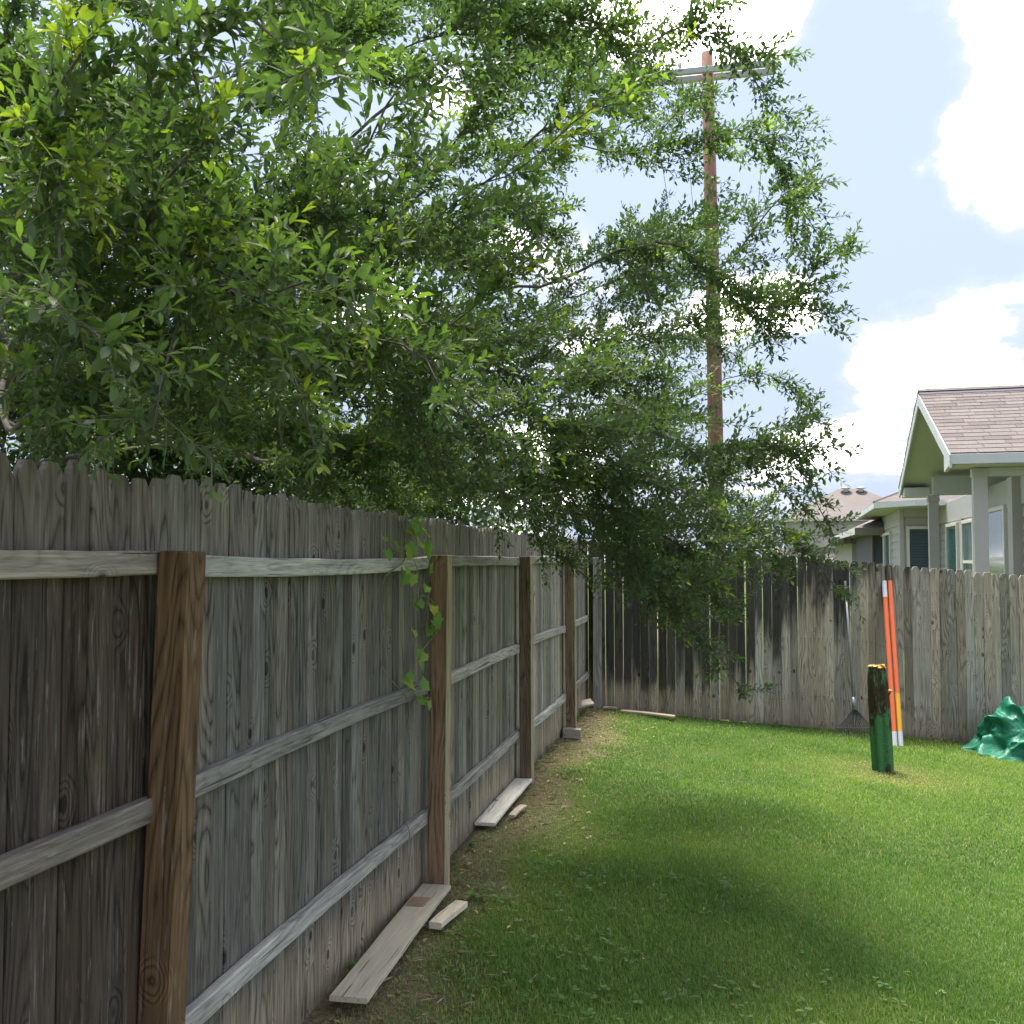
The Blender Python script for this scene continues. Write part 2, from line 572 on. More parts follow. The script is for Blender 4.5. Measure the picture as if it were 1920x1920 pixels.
carry = 0.0
for i in range(5):
    a, b2, d, n, th = bay(i)
    L = (b2 - a).length
    s = 0.9 if i == 0 else carry
    while s < L:
        p = a + d * s - n * (0.0835 + 0.004 * random.random())
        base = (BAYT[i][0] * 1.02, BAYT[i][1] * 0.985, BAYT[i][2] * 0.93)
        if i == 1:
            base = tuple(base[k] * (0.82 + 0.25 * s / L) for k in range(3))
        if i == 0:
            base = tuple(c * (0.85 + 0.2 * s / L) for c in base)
        j = random.uniform(0.68, 1.24)
        warm = random.uniform(-0.06, 0.06)
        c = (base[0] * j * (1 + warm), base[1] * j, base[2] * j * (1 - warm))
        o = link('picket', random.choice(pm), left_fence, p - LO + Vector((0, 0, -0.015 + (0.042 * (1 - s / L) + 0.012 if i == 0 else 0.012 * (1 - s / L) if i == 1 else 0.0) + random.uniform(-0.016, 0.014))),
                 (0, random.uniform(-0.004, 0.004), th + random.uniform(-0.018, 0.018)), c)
        s += W + random.uniform(-0.0005, 0.002)
    carry = s - L


def rail_mesh(name, L, hgt, dep, bow_z, bow_y, seed):
    """a slightly warped sawn rail; local z runs along it so the grain does too"""
    rr = random.Random(seed)
    N = 10
    rings = []
    c = 0.004
    for k in range(N + 1):
        f = k / N
        bz = bow_z * 4 * f * (1 - f) + rr.uniform(-0.002, 0.002)
        by = bow_y * math.sin(math.pi * f) + rr.uniform(-0.0015, 0.0015)
        h = hgt * (1 + rr.uniform(-0.03, 0.03))
        o = [(0 + c, 0), (h - c, 0), (h, c), (h, dep - c), (h - c, dep), (c, dep), (0, dep - c), (0, c)]
        rings.append([(x + bz, -(y + by), f * L) for x, y in o][::-1])
    return MB().loft(rings, caps=True).mesh(name, M['rail'])


RAILZ = {0: (1.583, 0.955, 0.335), 1: (1.578, 0.960, 0.330), 2: (1.580, 0.945, 0.320), 3: (1.582, 0.95, 0.33), 4: (1.58, 0.95, 0.33)}
BOW = {(0, 0): (-0.004, 0), (1, 0): (-0.016, 0), (1, 1): (0.012, 0.006), (1, 2): (0.010, 0), (2, 1): (0.008, 0), (3, 1): (0.012, 0), (3, 2): (-0.02, 0.0), (3, 0): (0.01, 0)}
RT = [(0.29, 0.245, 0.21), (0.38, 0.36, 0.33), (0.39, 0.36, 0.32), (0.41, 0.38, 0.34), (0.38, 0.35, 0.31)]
for i in range(5):
    a, b2, d, n, th = bay(i)
    s0 = 0.9 if i == 0 else 0.004
    L = (b2 - a).length - s0 - (0.004 if i < 4 else 0.02)
    for k, z in enumerate(RAILZ[i]):
        bz, by = BOW.get((i, k), (random.uniform(-0.006, 0.006), 0))
        me = rail_mesh('rail', L, 0.062 if k else 0.060, 0.037, bz, by, i * 10 + k)
        o = link('rail', me, left_fence)
        # columns: local x -> up, local y -> yard normal, local z -> along the fence
        R3 = Matrix((Vector((0, 0, 1)), n, d)).transposed().to_4x4()
        o.matrix_local = Matrix.Translation(a + d * s0 - n * 0.0455 + Vector((0, 0, z)) - LO) @ R3
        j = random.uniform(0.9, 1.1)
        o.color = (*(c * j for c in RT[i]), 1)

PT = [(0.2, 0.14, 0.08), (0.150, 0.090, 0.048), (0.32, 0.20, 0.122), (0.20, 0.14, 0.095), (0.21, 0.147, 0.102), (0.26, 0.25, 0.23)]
LEAN = [(0, 0), (R(1.9), 0), (R(0.35), 0), (R(-0.3), 0), (R(-0.55), 0), (R(0.2), 0)]
for i in range(1, 6):
    a, b2, d, n, th = bay(min(i, 4))
    mb = MB().bevel_box(-0.0445, 0.0445, -0.0445, 0.0445, -0.06, 1.648 + random.uniform(-0.004, 0.004), 0.004)
    x, y = POSTS[i]
    loc = Vector((x, y, 0)) - LO
    if i == 5:
        loc += Vector((0.03, -0.08, 0))
    if i == 1:
        loc += Vector((-0.052, 0, 0))
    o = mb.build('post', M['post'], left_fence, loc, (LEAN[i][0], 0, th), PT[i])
    if i in (2, 3, 4):
        # a pale sapwood strip down the yard side of the post
        sap = MB().bevel_box(-0.0447, 0.0447, -0.0452, -0.038, -0.05, 1.644, 0.002)
        link('sapwood_edge', sap.mesh('sapwood_edge', M['post']), o, color=(0.42, 0.34, 0.22))

back_fence = empty('wooden_fence', (0.93, 11.28, 0))
tag(back_fence, 'grey weathered picket fence across the back of the yard, blackened towards its left end', 'fence')
BO = Vector((0.93, 11.28, 0))
bd = Vector((1, -0.067, 0)).normalized()
bth = math.atan2(bd.y, bd.x)
WB = 0.094
pb = [picket_mesh('back_picket_board', WB + dw, 1.86, 0.016, M['picket_back'], 0.02 + 0.004 * (i % 3)) for i, dw in enumerate((-0.001, 0.001, -0.002, 0.0))]
s = -0.13
while s < 7.2:
    p = bd * s
    X, Y = BO.x + p.x, BO.y + p.y
    z = float(ground_z(X, Y))
    j = random.uniform(0.78, 1.2)
    wm = random.uniform(-0.07, 0.07)
    c = (0.37 * j * (1 + wm), 0.315 * j, 0.258 * j * (1 - wm))
    gap = 0.0026 if X < 2.7 else 0.0
    link('picket', random.choice(pb), back_fence, p + Vector((0, random.uniform(-0.003, 0.003), z - 0.01 + random.uniform(-0.014, 0.01))),
         (0, random.uniform(-0.009, 0.006), bth + random.uniform(-0.03, 0.03)), c)
    s += WB + random.uniform(-0.002, 0.002) + gap * random.uniform(0.5, 1.0)

# ------------------------------------------------------------------ oak tree beyond the left fence
TIPS = [(0.55,4.60,4.38),(0.96,4.80,4.31),(1.27,4.90,4.10),(1.31,5.00,3.91),(1.51,5.10,3.58),(1.32,5.60,3.99),(1.60,4.80,3.12),(1.67,5.40,3.35),(1.59,4.90,2.79),(1.55,5.60,3.08),(1.35,5.30,2.72),(1.35,5.80,2.69),(1.61,5.20,2.32),(1.60,5.60,2.52),(1.51,5.00,2.04),(1.51,5.60,2.21),(1.34,5.30,1.90),(1.55,4.90,1.75),(1.56,5.50,1.88),(1.59,5.00,1.49),(1.48,5.40,1.62),(1.40,5.80,1.59),(1.18,5.30,0.96),(1.11,5.60,1.09),(1.04,6.00,1.21),(1.18,5.50,1.36),(0.85,6.00,1.37),(0.67,5.80,1.59),(0.96,5.40,1.51),(0.49,6.20,1.49),(0.32,6.00,1.59),(0.16,6.20,1.72),(0.76,7.00,4.90),(0.24,5.86,2.94),(0.17,4.55,2.72),(0.66,4.76,4.10),(0.65,4.90,1.83),(0.66,8.19,2.99),(1.46,8.31,4.21),(1.03,5.89,2.56),(0.46,6.11,2.44),(0.65,6.21,2.82),(0.72,7.20,2.08),(0.56,6.50,2.92),(1.08,7.07,5.45),(1.77,7.90,3.21),(0.71,6.78,2.47),(1.36,7.76,3.75),(1.92,7.06,3.48),(0.26,6.99,2.47),(0.69,7.07,3.88),(0.14,5.07,3.00),(0.40,7.47,5.57),(0.34,5.96,4.05),(1.11,7.93,3.33),(1.05,7.94,4.29),(0.37,5.33,3.84),(0.82,5.45,2.66),(0.13,5.88,3.37),(1.22,7.16,1.38),(1.12,7.10,2.85),(1.72,7.59,1.73),(0.61,4.81,3.12),(0.20,5.05,3.80),(0.50,4.40,3.96),(0.36,5.85,4.55),(1.01,5.41,4.16),(0.69,4.74,2.84),(0.27,5.46,3.51),(1.07,6.57,4.72),(0.24,8.31,3.53),(0.90,7.49,5.05),(0.92,5.72,2.04),(0.67,8.34,2.06),(1.89,7.67,2.05),(1.42,6.47,4.34),(0.69,7.17,4.49),(2.25,8.15,3.90),(0.51,6.90,4.62),(1.63,6.32,1.84),(0.92,4.74,1.91),(1.47,7.53,1.56),(1.13,5.11,2.95),(1.77,7.60,4.30),(1.69,6.01,3.50),(0.34,5.00,4.04),(1.30,6.59,3.87),(0.47,8.28,6.23),(1.58,8.13,3.49),(1.04,7.70,1.74),(0.46,5.44,2.67),(1.08,8.04,5.49),(0.78,6.73,3.46),(1.00,6.49,3.09),(0.49,7.30,3.54),(0.94,5.51,3.86),(-0.10,6.23,3.52),(-0.11,5.59,2.14),(-0.37,5.97,3.45),(-0.69,6.98,2.16),(0.06,4.60,1.98),(-0.59,7.74,2.21),(-1.10,5.59,4.48),(-0.78,3.59,3.23),(-0.36,8.04,2.90),(-1.29,6.77,2.94),(-1.62,8.42,2.53),(-0.91,5.35,2.00),(0.00,5.53,4.33),(-0.38,4.26,3.30),(-0.47,3.31,2.25),(-0.26,3.30,2.74),(-0.84,5.97,3.07),(-0.04,3.77,1.85),(-1.20,7.41,5.74),(0.10,4.60,2.27),(-1.20,6.28,2.18),(-0.13,3.51,3.48),(-0.14,3.59,2.87),(0.23,7.53,3.41),(-0.74,3.56,2.05),(0.05,5.03,3.30),(-0.36,4.65,2.02),(-0.89,4.49,2.94),(-0.86,4.85,3.60),(-0.12,5.90,4.10),(-0.61,3.30,2.91),(-0.46,5.76,4.36),(-0.87,7.71,4.02),(-0.85,6.91,3.73),(0.33,7.69,4.64),(-0.19,5.39,2.90),(-0.54,3.90,3.76),(-0.98,4.58,2.45),(-1.48,7.74,5.74),(-0.95,5.68,4.00),(0.23,6.15,2.00),(-0.75,5.91,3.53),(-0.57,3.23,2.61),(-0.87,5.36,4.45),(-1.09,4.84,4.36),(-0.16,7.07,3.22),(0.31,7.11,5.15),(-0.41,7.71,5.89),(0.12,7.16,3.35),(-0.03,6.03,4.64),(-0.69,7.55,2.62),(-0.01,8.02,3.74),(-0.18,4.44,2.54),(-1.17,5.15,4.22),(-0.39,6.88,3.29),(-0.73,7.51,5.94),(-0.35,7.18,5.51),(-0.77,4.63,4.11),(-1.88,6.00,4.51),(-2.39,6.13,3.08),(-1.02,2.96,2.38),(-3.01,6.02,4.37),(-1.19,2.66,2.41),(-3.01,5.69,4.18),(-1.27,3.94,2.57),(-1.80,4.75,3.27),(-1.76,3.52,2.08),(-0.61,2.68,1.92),(-2.78,7.05,2.81),(-1.44,3.57,3.22),(-3.48,6.98,3.84),(-2.46,4.94,2.45),(-0.95,3.66,2.45),(-0.70,2.71,2.54),(-2.54,4.67,3.19),(-1.89,4.18,3.77),(-1.15,2.61,2.03),(-0.95,3.15,2.12),(-1.66,6.75,3.12),(-2.00,4.41,3.37),(-1.16,2.82,2.88),(-1.99,3.91,2.25),(-0.94,3.82,3.38),(-1.50,6.34,2.49),(-2.35,6.93,2.47),(-1.88,6.06,3.78),(-2.62,6.00,4.22),(-1.31,5.62,4.17),(-1.98,4.41,2.95),(-1.76,3.56,3.41),(-0.92,3.61,2.82),(-1.56,3.02,2.86),(-2.46,5.22,3.99),(-1.71,3.88,3.78),(-1.22,3.59,2.15),(-2.04,4.44,3.66),(-3.57,6.72,3.13),(-2.65,6.40,2.36),(-2.57,5.00,4.16),(-1.91,5.92,2.26),(-1.58,4.70,2.54),(-2.31,6.20,5.14),(-1.08,3.19,3.00),(-2.69,5.81,3.14),(-1.42,3.99,3.94),(-1.60,4.79,2.28),(-3.31,7.02,4.85),(-0.86,2.70,2.78),(-1.74,4.53,2.72),(-3.16,6.86,3.31),(-1.43,3.51,2.46),(-1.42,4.92,2.65),(-2.68,5.66,3.73),(-1.07,4.41,3.88),(-1.45,2.88,3.23),(-2.76,6.66,2.48),(-0.67,2.75,2.19),(-1.44,4.32,3.32),(-3.19,7.00,4.46),(-3.06,6.38,4.20),(-1.66,7.72,2.40),(-2.61,7.64,2.39),(-0.10,7.12,2.40),(-0.58,5.46,2.19),(-0.13,7.80,2.23),(-0.87,5.62,2.21),(-2.80,7.14,2.44),(-2.15,6.67,2.27),(-0.93,7.46,2.13),(-0.96,7.44,2.53),(-0.99,5.89,2.23),(0.09,5.31,2.09),(-2.02,4.92,2.15),(-1.64,7.22,2.42),(-1.37,5.21,2.25),(-0.61,4.54,2.14),(-2.79,7.62,2.82),(-3.12,6.57,2.48),(-1.74,5.52,2.43),(-1.39,5.99,2.43),(-2.48,7.33,2.78),(-1.95,8.11,2.40),(-3.11,8.18,2.55),(-3.61,7.66,2.52),(-1.48,6.90,2.37),(-1.07,5.21,2.23),(-0.80,6.17,2.10),(-2.12,4.59,2.20),(-1.30,4.38,2.12),(-3.70,8.16,2.56),(-3.57,8.23,2.96),(-1.44,5.75,2.18),(-0.48,6.69,2.35),(-0.05,5.90,2.20),(-0.64,4.96,2.24),(-1.23,5.54,2.14),(-2.30,6.71,2.65),(-0.97,4.78,2.19),(-3.14,6.94,2.81),(-0.43,5.93,2.08),(-2.02,7.70,2.36),(-2.40,5.49,2.40),(-1.19,7.26,2.12),(-2.37,6.08,2.28),(-2.72,5.22,2.40),(-2.53,6.88,2.69),(-1.51,4.32,2.34),(-0.61,8.26,2.11),(-0.36,4.33,2.05),(-2.35,7.52,2.56),(0.44,5.48,1.74),(0.57,4.77,1.64),(0.73,6.06,2.19),(0.37,5.80,2.32),(0.69,5.67,2.42),(0.98,5.66,1.65),(0.43,5.19,2.05),(0.27,6.20,2.31),(0.28,5.46,2.01),(0.38,4.71,2.08),(1.24,5.88,1.80),(0.20,5.95,2.07),(0.76,5.32,2.36),(1.07,4.78,2.17),(0.42,6.09,1.76),(0.15,4.90,2.27),(0.48,6.35,2.42),(1.15,6.32,2.53),(0.10,6.37,2.17),(1.05,5.27,1.71),(0.19,4.61,1.78),(0.65,5.33,1.81),(0.14,5.21,1.84),(1.18,6.10,1.76),(0.80,4.77,1.51),(0.84,5.18,1.66),(0.41,4.95,2.38),(0.58,5.80,2.08),(1.28,6.10,2.18),(0.29,4.91,2.05),(0.45,4.41,2.18),(0.88,4.89,2.14),(1.07,4.68,1.65),(0.92,4.43,1.78),(-0.24,4.07,2.53),(-1.06,5.90,2.96),(-0.82,6.24,3.15),(-0.17,6.21,3.12),(-0.39,5.60,2.17),(-0.87,5.23,2.24),(-0.24,6.18,2.72),(-0.71,3.96,2.28),(-0.53,5.13,2.89),(-0.59,6.13,2.57),(-0.57,5.60,2.46),(-0.08,4.93,2.57),(0.07,5.52,3.08),(-0.44,6.32,2.39),(-0.63,4.79,2.00),(-0.60,5.88,2.55),(-0.81,4.94,2.51),(-0.10,5.16,2.58),(-2.91,5.92,3.14),(-1.66,3.99,2.32),(-2.30,4.76,3.12),(-1.31,3.12,2.17),(-1.86,4.64,2.31),(-1.61,3.02,2.57),(-2.43,4.83,2.29),(-2.38,5.73,2.63),(-2.07,4.88,2.72),(-2.19,4.37,2.54),(-1.41,3.54,2.94),(-3.06,5.74,2.65),(-0.34,2.10,2.21),(-0.57,2.20,2.19),(-0.88,1.95,2.10),(-0.76,1.85,2.03),(-0.73,2.05,1.88),(-0.45,2.30,1.88),(-0.18,2.60,2.05),(-0.32,1.75,2.48),(-0.43,1.90,2.60),(-1.05,2.20,2.04),(-0.71,2.20,2.04),(-0.90,2.00,2.35),(-0.84,2.20,2.44),(-0.81,2.40,2.36),(-0.58,2.50,2.14),(-0.40,2.90,2.25),(-1.10,2.20,2.30),(-0.98,2.10,2.52),(0.07,3.20,2.59),(0.35,3.00,3.02),(-0.02,3.20,2.85),(-0.46,2.70,2.66),(-0.28,2.60,2.88),(0.62,4.20,2.17),(0.34,4.00,2.36),(-0.11,3.40,2.40),(0.04,3.80,2.20),(-0.65,2.30,2.61),(-0.71,2.10,2.71),(-0.87,2.00,2.64),(-1.67,4.08,6.25),(-2.61,5.16,6.21),(-2.31,2.08,4.68),(-3.67,3.38,3.29),(-0.76,3.53,5.14),(-3.92,5.75,4.73),(-4.50,7.45,4.23),(-2.06,4.59,5.42),(-4.06,2.37,4.72),(-0.81,2.60,4.40),(-0.27,2.48,4.45),(-4.00,4.38,4.90),(-3.59,2.67,5.03),(-3.01,3.33,4.82),(-4.73,5.98,4.55),(-2.49,3.93,5.86),(-5.06,4.37,4.55),(-4.11,5.44,4.30),(-4.87,4.34,3.20),(0.03,4.22,4.45),(-0.57,6.51,5.67),(-4.10,4.45,5.38),(-0.09,5.86,5.36),(-1.87,3.25,4.89),(-3.87,3.64,4.51),(-1.16,3.51,4.60),(-1.70,2.91,5.40),(-4.47,5.32,5.23),(-2.29,5.74,5.91),(-0.59,3.98,5.96),(-0.67,5.12,6.13),(-3.99,5.91,6.03),(-3.87,3.97,5.57),(-2.94,2.79,4.58),(0.15,2.93,4.48),(-3.26,4.00,5.22),(-1.54,5.18,5.17),(-2.68,4.58,6.79),(-1.81,5.17,6.19),(-4.74,3.17,3.81),(0.16,4.97,4.83),(-3.82,4.83,3.50),(-3.49,5.90,3.40),(-1.32,1.78,2.78),(-2.21,3.09,5.55),(-1.45,6.67,5.83),(-4.17,3.19,5.36),(-1.41,2.43,5.71),(-0.61,2.30,3.87),(-2.91,2.29,5.42),(-3.86,5.40,5.42),(-1.68,2.05,4.27),(-0.57,3.27,4.48),(-2.97,6.16,6.23),(-2.79,5.30,4.87),(-1.26,3.82,5.67),(-3.44,3.18,4.54),(-0.49,6.26,6.12),(-1.36,4.48,6.51),(-2.37,6.33,6.16),(-1.24,3.82,6.64),(-0.84,3.17,6.11),(-3.78,6.84,5.85),(-3.50,5.36,4.36),(-3.17,4.27,6.00),(-3.45,4.03,4.11),(-1.66,5.71,6.13),(-2.24,4.03,4.91),(-1.85,2.36,4.99),(-2.21,4.37,6.64),(-4.38,6.81,4.98),(0.13,2.46,3.92),(-4.80,3.62,4.81),(-5.37,5.03,3.62),(-4.88,4.91,3.20),(-4.17,5.01,6.00),(-4.69,6.13,3.38),(-2.88,2.12,4.34)]
N_SIL, N_NEAR0, N_NEAR1 = 32, 330, 360
tree = empty('oak_tree', (-3.0, 5.4, 0))
tag(tree, 'large evergreen oak with small narrow leaves hanging over the left fence', 'tree')
TO = np.array((-3.0, 5.4, 0.0))

nodes_p = [np.array(p) for p in ((-3.0, 5.4, -0.1), (-2.99, 5.4, 0.5), (-2.97, 5.39, 1.1), (-2.93, 5.37, 1.7), (-2.88, 5.35, 2.2))]
nodes_par = [-1, 0, 1, 2, 3]
nodes_len = [0, .6, 1.2, 1.8, 2.3]
nodes_tip = [-1] * 5
rr = random.Random(5)


def grow(tip, idx):
    tip = np.array(tip)
    P = np.array(nodes_p[3:])
    PL = np.array(nodes_len[3:])
    dd = np.linalg.norm(P - tip, axis=1)
    # keep a limb from dipping through the fence
    out = (tip[0] - fence_x(tip[1])) > 0.05
    pen = np.zeros(len(P))
    if out:
        inside = (P[:, 0] - fence_x(P[:, 1])) < 0.05
        pen = np.where(inside & (P[:, 2] < 2.35), 1.2, 0.0)
    rn = np.hypot(P[:, 0] + 2.9, P[:, 1] - 5.35)
    req = math.hypot(tip[0] + 2.9, tip[1] - 5.35) - 0.55 * dd
    pen = pen + np.where(rn > req, 0.5 + 1.6 * (rn - req), 0.0)
    cost = dd + 0.42 * PL + pen + np.where(dd < 0.12, 5, 0) + np.where(P[:, 2] > tip[2] + 1.3, 0.8, 0)
    k = int(np.argmin(cost)) + 3
    a = nodes_p[k]
    par = nodes_par[k]
    tang = a - nodes_p[par]
    tang = tang / (np.linalg.norm(tang) + 1e-6)
    L = float(np.linalg.norm(tip - a))
    lift = np.array((0, 0, 0.16 * L + (0.35 if (out and tip[2] < 2.2 and a[0] < fence_x(a[1])) else 0)))
    c1 = a + tang * L * 0.28 + lift * 0.5
    c2 = a + (tip - a) * 0.68 + lift + np.array([rr.uniform(-.07, .07) * L for _ in range(3)])
    n = max(3, int(L / 0.09))
    prev = k
    wob = [rr.uniform(0, 6.28) for _ in range(3)]
    for j in range(1, n + 1):
        f = j / n
        q = (1 - f) ** 3 * a + 3 * f * (1 - f) ** 2 * c1 + 3 * f * f * (1 - f) * c2 + f ** 3 * tip
        amp = 0.018 * min(1, L)
        q = q + amp * np.array([math.sin(wob[m] + f * L * (7 + 2 * m)) for m in range(3)]) * (f * (1 - f) * 4) ** 0.5
        nodes_p.append(q)
        nodes_par.append(prev)
        nodes_len.append(nodes_len[prev] + float(np.linalg.norm(q - nodes_p[prev])))
        nodes_tip.append(idx)
        prev = len(nodes_p) - 1


first = [(-2.1, 5.4, 2.75), (-2.2, 4.7, 2.7), (-1.2, 5.4, 3.1), (-0.6, 5.6, 2.75), (0.2, 5.7, 2.6), (-1.4, 4.2, 3.3), (-1.7, 3.2, 3.0), (-2.9, 4.2, 3.4), (-2.3, 5.6, 4.2), (-1.3, 6.4, 3.6), (-0.3, 5.0, 3.7), (0.3, 5.3, 3.3), (-1.6, 2.3, 2.7), (-1.0, 2.5, 2.75), (0.1, 4.3, 4.3)]
for q in first:
    grow(q, -1)
order = sorted(range(len(TIPS)), key=lambda i: np.linalg.norm(np.array(TIPS[i]) - nodes_p[4]))
for i in order:
    grow(TIPS[i], i)
NP = np.array(nodes_p)
par = np.array(nodes_par)
nn = len(NP)
# pipe-model radii
area = np.zeros(nn)
kids = [[] for _ in range(nn)]
for i in range(1, nn):
    kids[par[i]].append(i)
for i in range(nn - 1, -1, -1):
    if not kids[i]:
        area[i] = 0.0021 ** 2.3
    else:
        area[i] = sum(area[k] for k in kids[i]) + (0.0007 ** 2.3)
rad = area ** (1 / 2.3)
rad = rad * 1.35
rad[:5] = np.maximum(rad[:5], [0.20, 0.165, 0.15, 0.14, 0.125])
for i in range(3, nn):            # no limb starts as a sudden thin stick
    if kids[i] and rad[i] > 0.018:
        k = max(kids[i], key=lambda c_: rad[c_])
        rad[k] = max(rad[k], rad[i] * 0.945)
far = np.zeros(nn)                # path length from a node to its farthest tip
for i in range(nn - 1, 0, -1):
    far[par[i]] = max(far[par[i]], far[i] + np.linalg.norm(NP[i] - NP[par[i]]))

# limbs as tubes: follow the thickest child
done = set()
trunk_mb, limb_mb, twig_chains = MB(), MB(), []
stack = [(0, -1)]
while stack:
    st, pr = stack.pop()
    chain = ([pr] if pr >= 0 else []) + [st]
    cur = st
    while kids[cur]:
        ks = sorted(kids[cur], key=lambda k: -rad[k])
        for k in ks[1:]:
            stack.append((k, cur))
        cur = ks[0]
        chain.append(cur)
    pts = [tuple(NP[i] - TO) for i in chain]
    rs = [float(rad[i]) for i in chain]
    if pr >= 0:
        rs[0] = rs[1]
    (trunk_mb if pr < 0 else limb_mb).tube(pts, rs, sides=8 if max(rs) > 0.03 else (5 if max(rs) > 0.008 else 4))
trunk_mb.build('trunk', M['bark'], tree, smooth=True)
limb_mb.build('limbs', M['bark'], tree, smooth=True)

# shoots, twigs and leaves
S_a, S_b = [], []                 # twig segments


def perp(v, ang):
    v = np.asarray(v)
    u = np.cross(v, (0.2, 0.1, 1.0))
    u = u / (np.linalg.norm(u) + 1e-9)
    w_ = np.cross(v, u)
    return u * math.cos(ang) + w_ * math.sin(ang)


TW = []                           # leafy twigs: start, direction, length, age, leaf gap, leaf size


def leaves_on(a, d, L, age, gap, size):
    TW.append((*a, *d, L, age, gap, size))


FOL = 1.7
fol = [i for i in range(5, nn) if far[i] < FOL and rad[i] < 0.03]
for i in fol:
    tip_i = nodes_tip[i]
    pa, pb_ = NP[par[i]], NP[i]
    t_ = pb_ - pa
    t_ = t_ / (np.linalg.norm(t_) + 1e-9)
    near = N_NEAR0 <= tip_i < N_NEAR1
    outer = tip_i >= N_NEAR1  # out-of-view crown tips, added to shade the leaves below
    endf = 1 - min(1, far[i] / FOL)          # 1 at the tip
    dens = 4.0 * (0.65 + 0.35 * endf)
    if outer:
        dens = 1.9
    if near:
        dens = 1.8
    elif 0 <= tip_i < N_SIL:
        dens *= 0.8
    if pb_[0] < -0.9 + 0.10 * pb_[1] and not outer and not near:
        dens *= 1.6
    if pb_[0] > 0.55 and not near:
        dens *= 0.78
    k = int(dens) + (1 if rr.random() < dens - int(dens) else 0)
    if not kids[i]:
        leaves_on(pb_, t_, 0.06, 0.66 if rr.random() < 0.5 else 0.4, 0.011, 0.045)
    for _ in range(k):
        p = pa + (pb_ - pa) * rr.random()
        L = rr.uniform(0.16, 0.72) * (1.1 - 0.82 * endf)
        d = t_ * rr.uniform(0.5, 0.95) + perp(t_, rr.uniform(0, 6.28)) * np.array((1, 1, 0.62)) * rr.uniform(0.55, 1.0)
        outw = np.array((p[0] + 2.9, p[1] - 5.35, 0.0))
        d = d + outw / (np.linalg.norm(outw) + 0.3) * 0.35 + np.array((0, 0, rr.uniform(-0.22, 0.10)))
        d = d / np.linalg.norm(d)
        e = p + d * L
        # nothing pokes through the fence boards
        fxs = fence_x(e[1]) - 0.08
        if e[2] < 1.88 and (p[0] - fence_x(p[1]) + 0.08) * (e[0] - fxs) < 0:
            continue
        young = rr.random() < 0.09
        S_a.append(p)
        S_b.append(e)
        age = (0.74 if young else rr.uniform(0.08, 0.42)) + 0.10 * endf + (0.13 if near else 0.0)  # near sprays made yellower to paint in their sunlit look
        size = 0.044 if near else 0.039
        leaves_on(p, d, L, age, 0.015 if near else 0.013, size)
        nt = int(L / 0.045)
        for q in range(nt):
            f = (q + rr.uniform(0.3, 0.9)) / (nt + 0.3)
            a2 = p + d * L * f
            d2 = d * 0.75 + perp(d, rr.uniform(0, 6.28)) * 0.7 + np.array((0, 0, rr.uniform(-0.05, 0.12)))
            d2 = d2 / np.linalg.norm(d2)
            L2 = rr.uniform(0.04, 0.15) * (1.1 - 0.4 * f)
            S_a.append(a2)
            S_b.append(a2 + d2 * L2)
            leaves_on(a2, d2, L2, age + rr.uniform(-.05, .12), 0.014 if near else 0.0125, size)

TWA = np.array(TW)
cnt = np.maximum(2, (TWA[:, 6] / TWA[:, 8]).astype(int)) + 1
idx = np.repeat(np.arange(len(TWA)), cnt)
jj = np.arange(len(idx)) - np.repeat(np.cumsum(cnt) - cnt, cnt)
cn = cnt[idx]
ff = (jj + 0.6) / (cn - 0.4)
last = jj >= cn - 2
ta, td, tl = TWA[idx, 0:3], TWA[idx, 3:6], TWA[idx, 6]
ang = rng.uniform(0, 6.28, len(TWA))[idx] + 2.4 * jj
uu = np.cross(td, np.array((0.2, 0.1, 1.0)))
uu /= np.linalg.norm(uu, axis=1, keepdims=True) + 1e-9
ww = np.cross(td, uu)
side = uu * np.cos(ang)[:, None] + ww * np.sin(ang)[:, None]
n_l = len(idx)
spread = np.where(last, rng.uniform(.35, .6, n_l), rng.uniform(.7, 1.05, n_l))
LD = td * np.cos(spread)[:, None] + side * np.sin(spread)[:, None]
LD[:, 2] += rng.uniform(-0.10, 0.28, n_l)
LP = ta + td * (tl * ff)[:, None]
LN = np.stack([rng.uniform(-.7, .7, n_l), rng.uniform(-.7, .7, n_l), np.ones(n_l)], -1)
LA = np.clip(TWA[idx, 7] + np.where(last, 0.22, 0) * ff + rng.normal(0, 0.09, n_l), 0, 1)
LL = TWA[idx, 9] * rng.uniform(.65, 1.2, n_l) * np.where(last, 0.85, 1.0)

# twigs: three-sided tapering sticks
A, B_ = np.array(S_a), np.array(S_b)
dv = B_ - A
dv /= np.linalg.norm(dv, axis=1, keepdims=True)
u = np.cross(dv, np.array((0.2, 0.1, 1.0)))
u /= np.linalg.norm(u, axis=1, keepdims=True)
v_ = np.cross(dv, u)
vs = []
for k in range(3):
    c_, s_ = math.cos(2.094 * k), math.sin(2.094 * k)
    vs.append(A + (u * c_ + v_ * s_) * 0.0016)
for k in range(3):
    c_, s_ = math.cos(2.094 * k), math.sin(2.094 * k)
    vs.append(B_ + (u * c_ + v_ * s_) * 0.0007)
tv = np.stack(vs, 1).reshape(-1, 3) - TO
base = np.arange(len(A)) * 6
tf = np.stack([base + q for q in (0, 1, 4, 3, 1, 2, 5, 4, 2, 0, 3, 5)], -1).ravel()
M['twig'] = simple('oak_twig', (0.20, 0.165, 0.12), 0.85, var=0.3, scale=40)
tw = link('twigs', np_mesh('twigs', tv, tf, np.full(len(A) * 3, 4), M['twig']), tree)
tag(tw, kind='stuff')

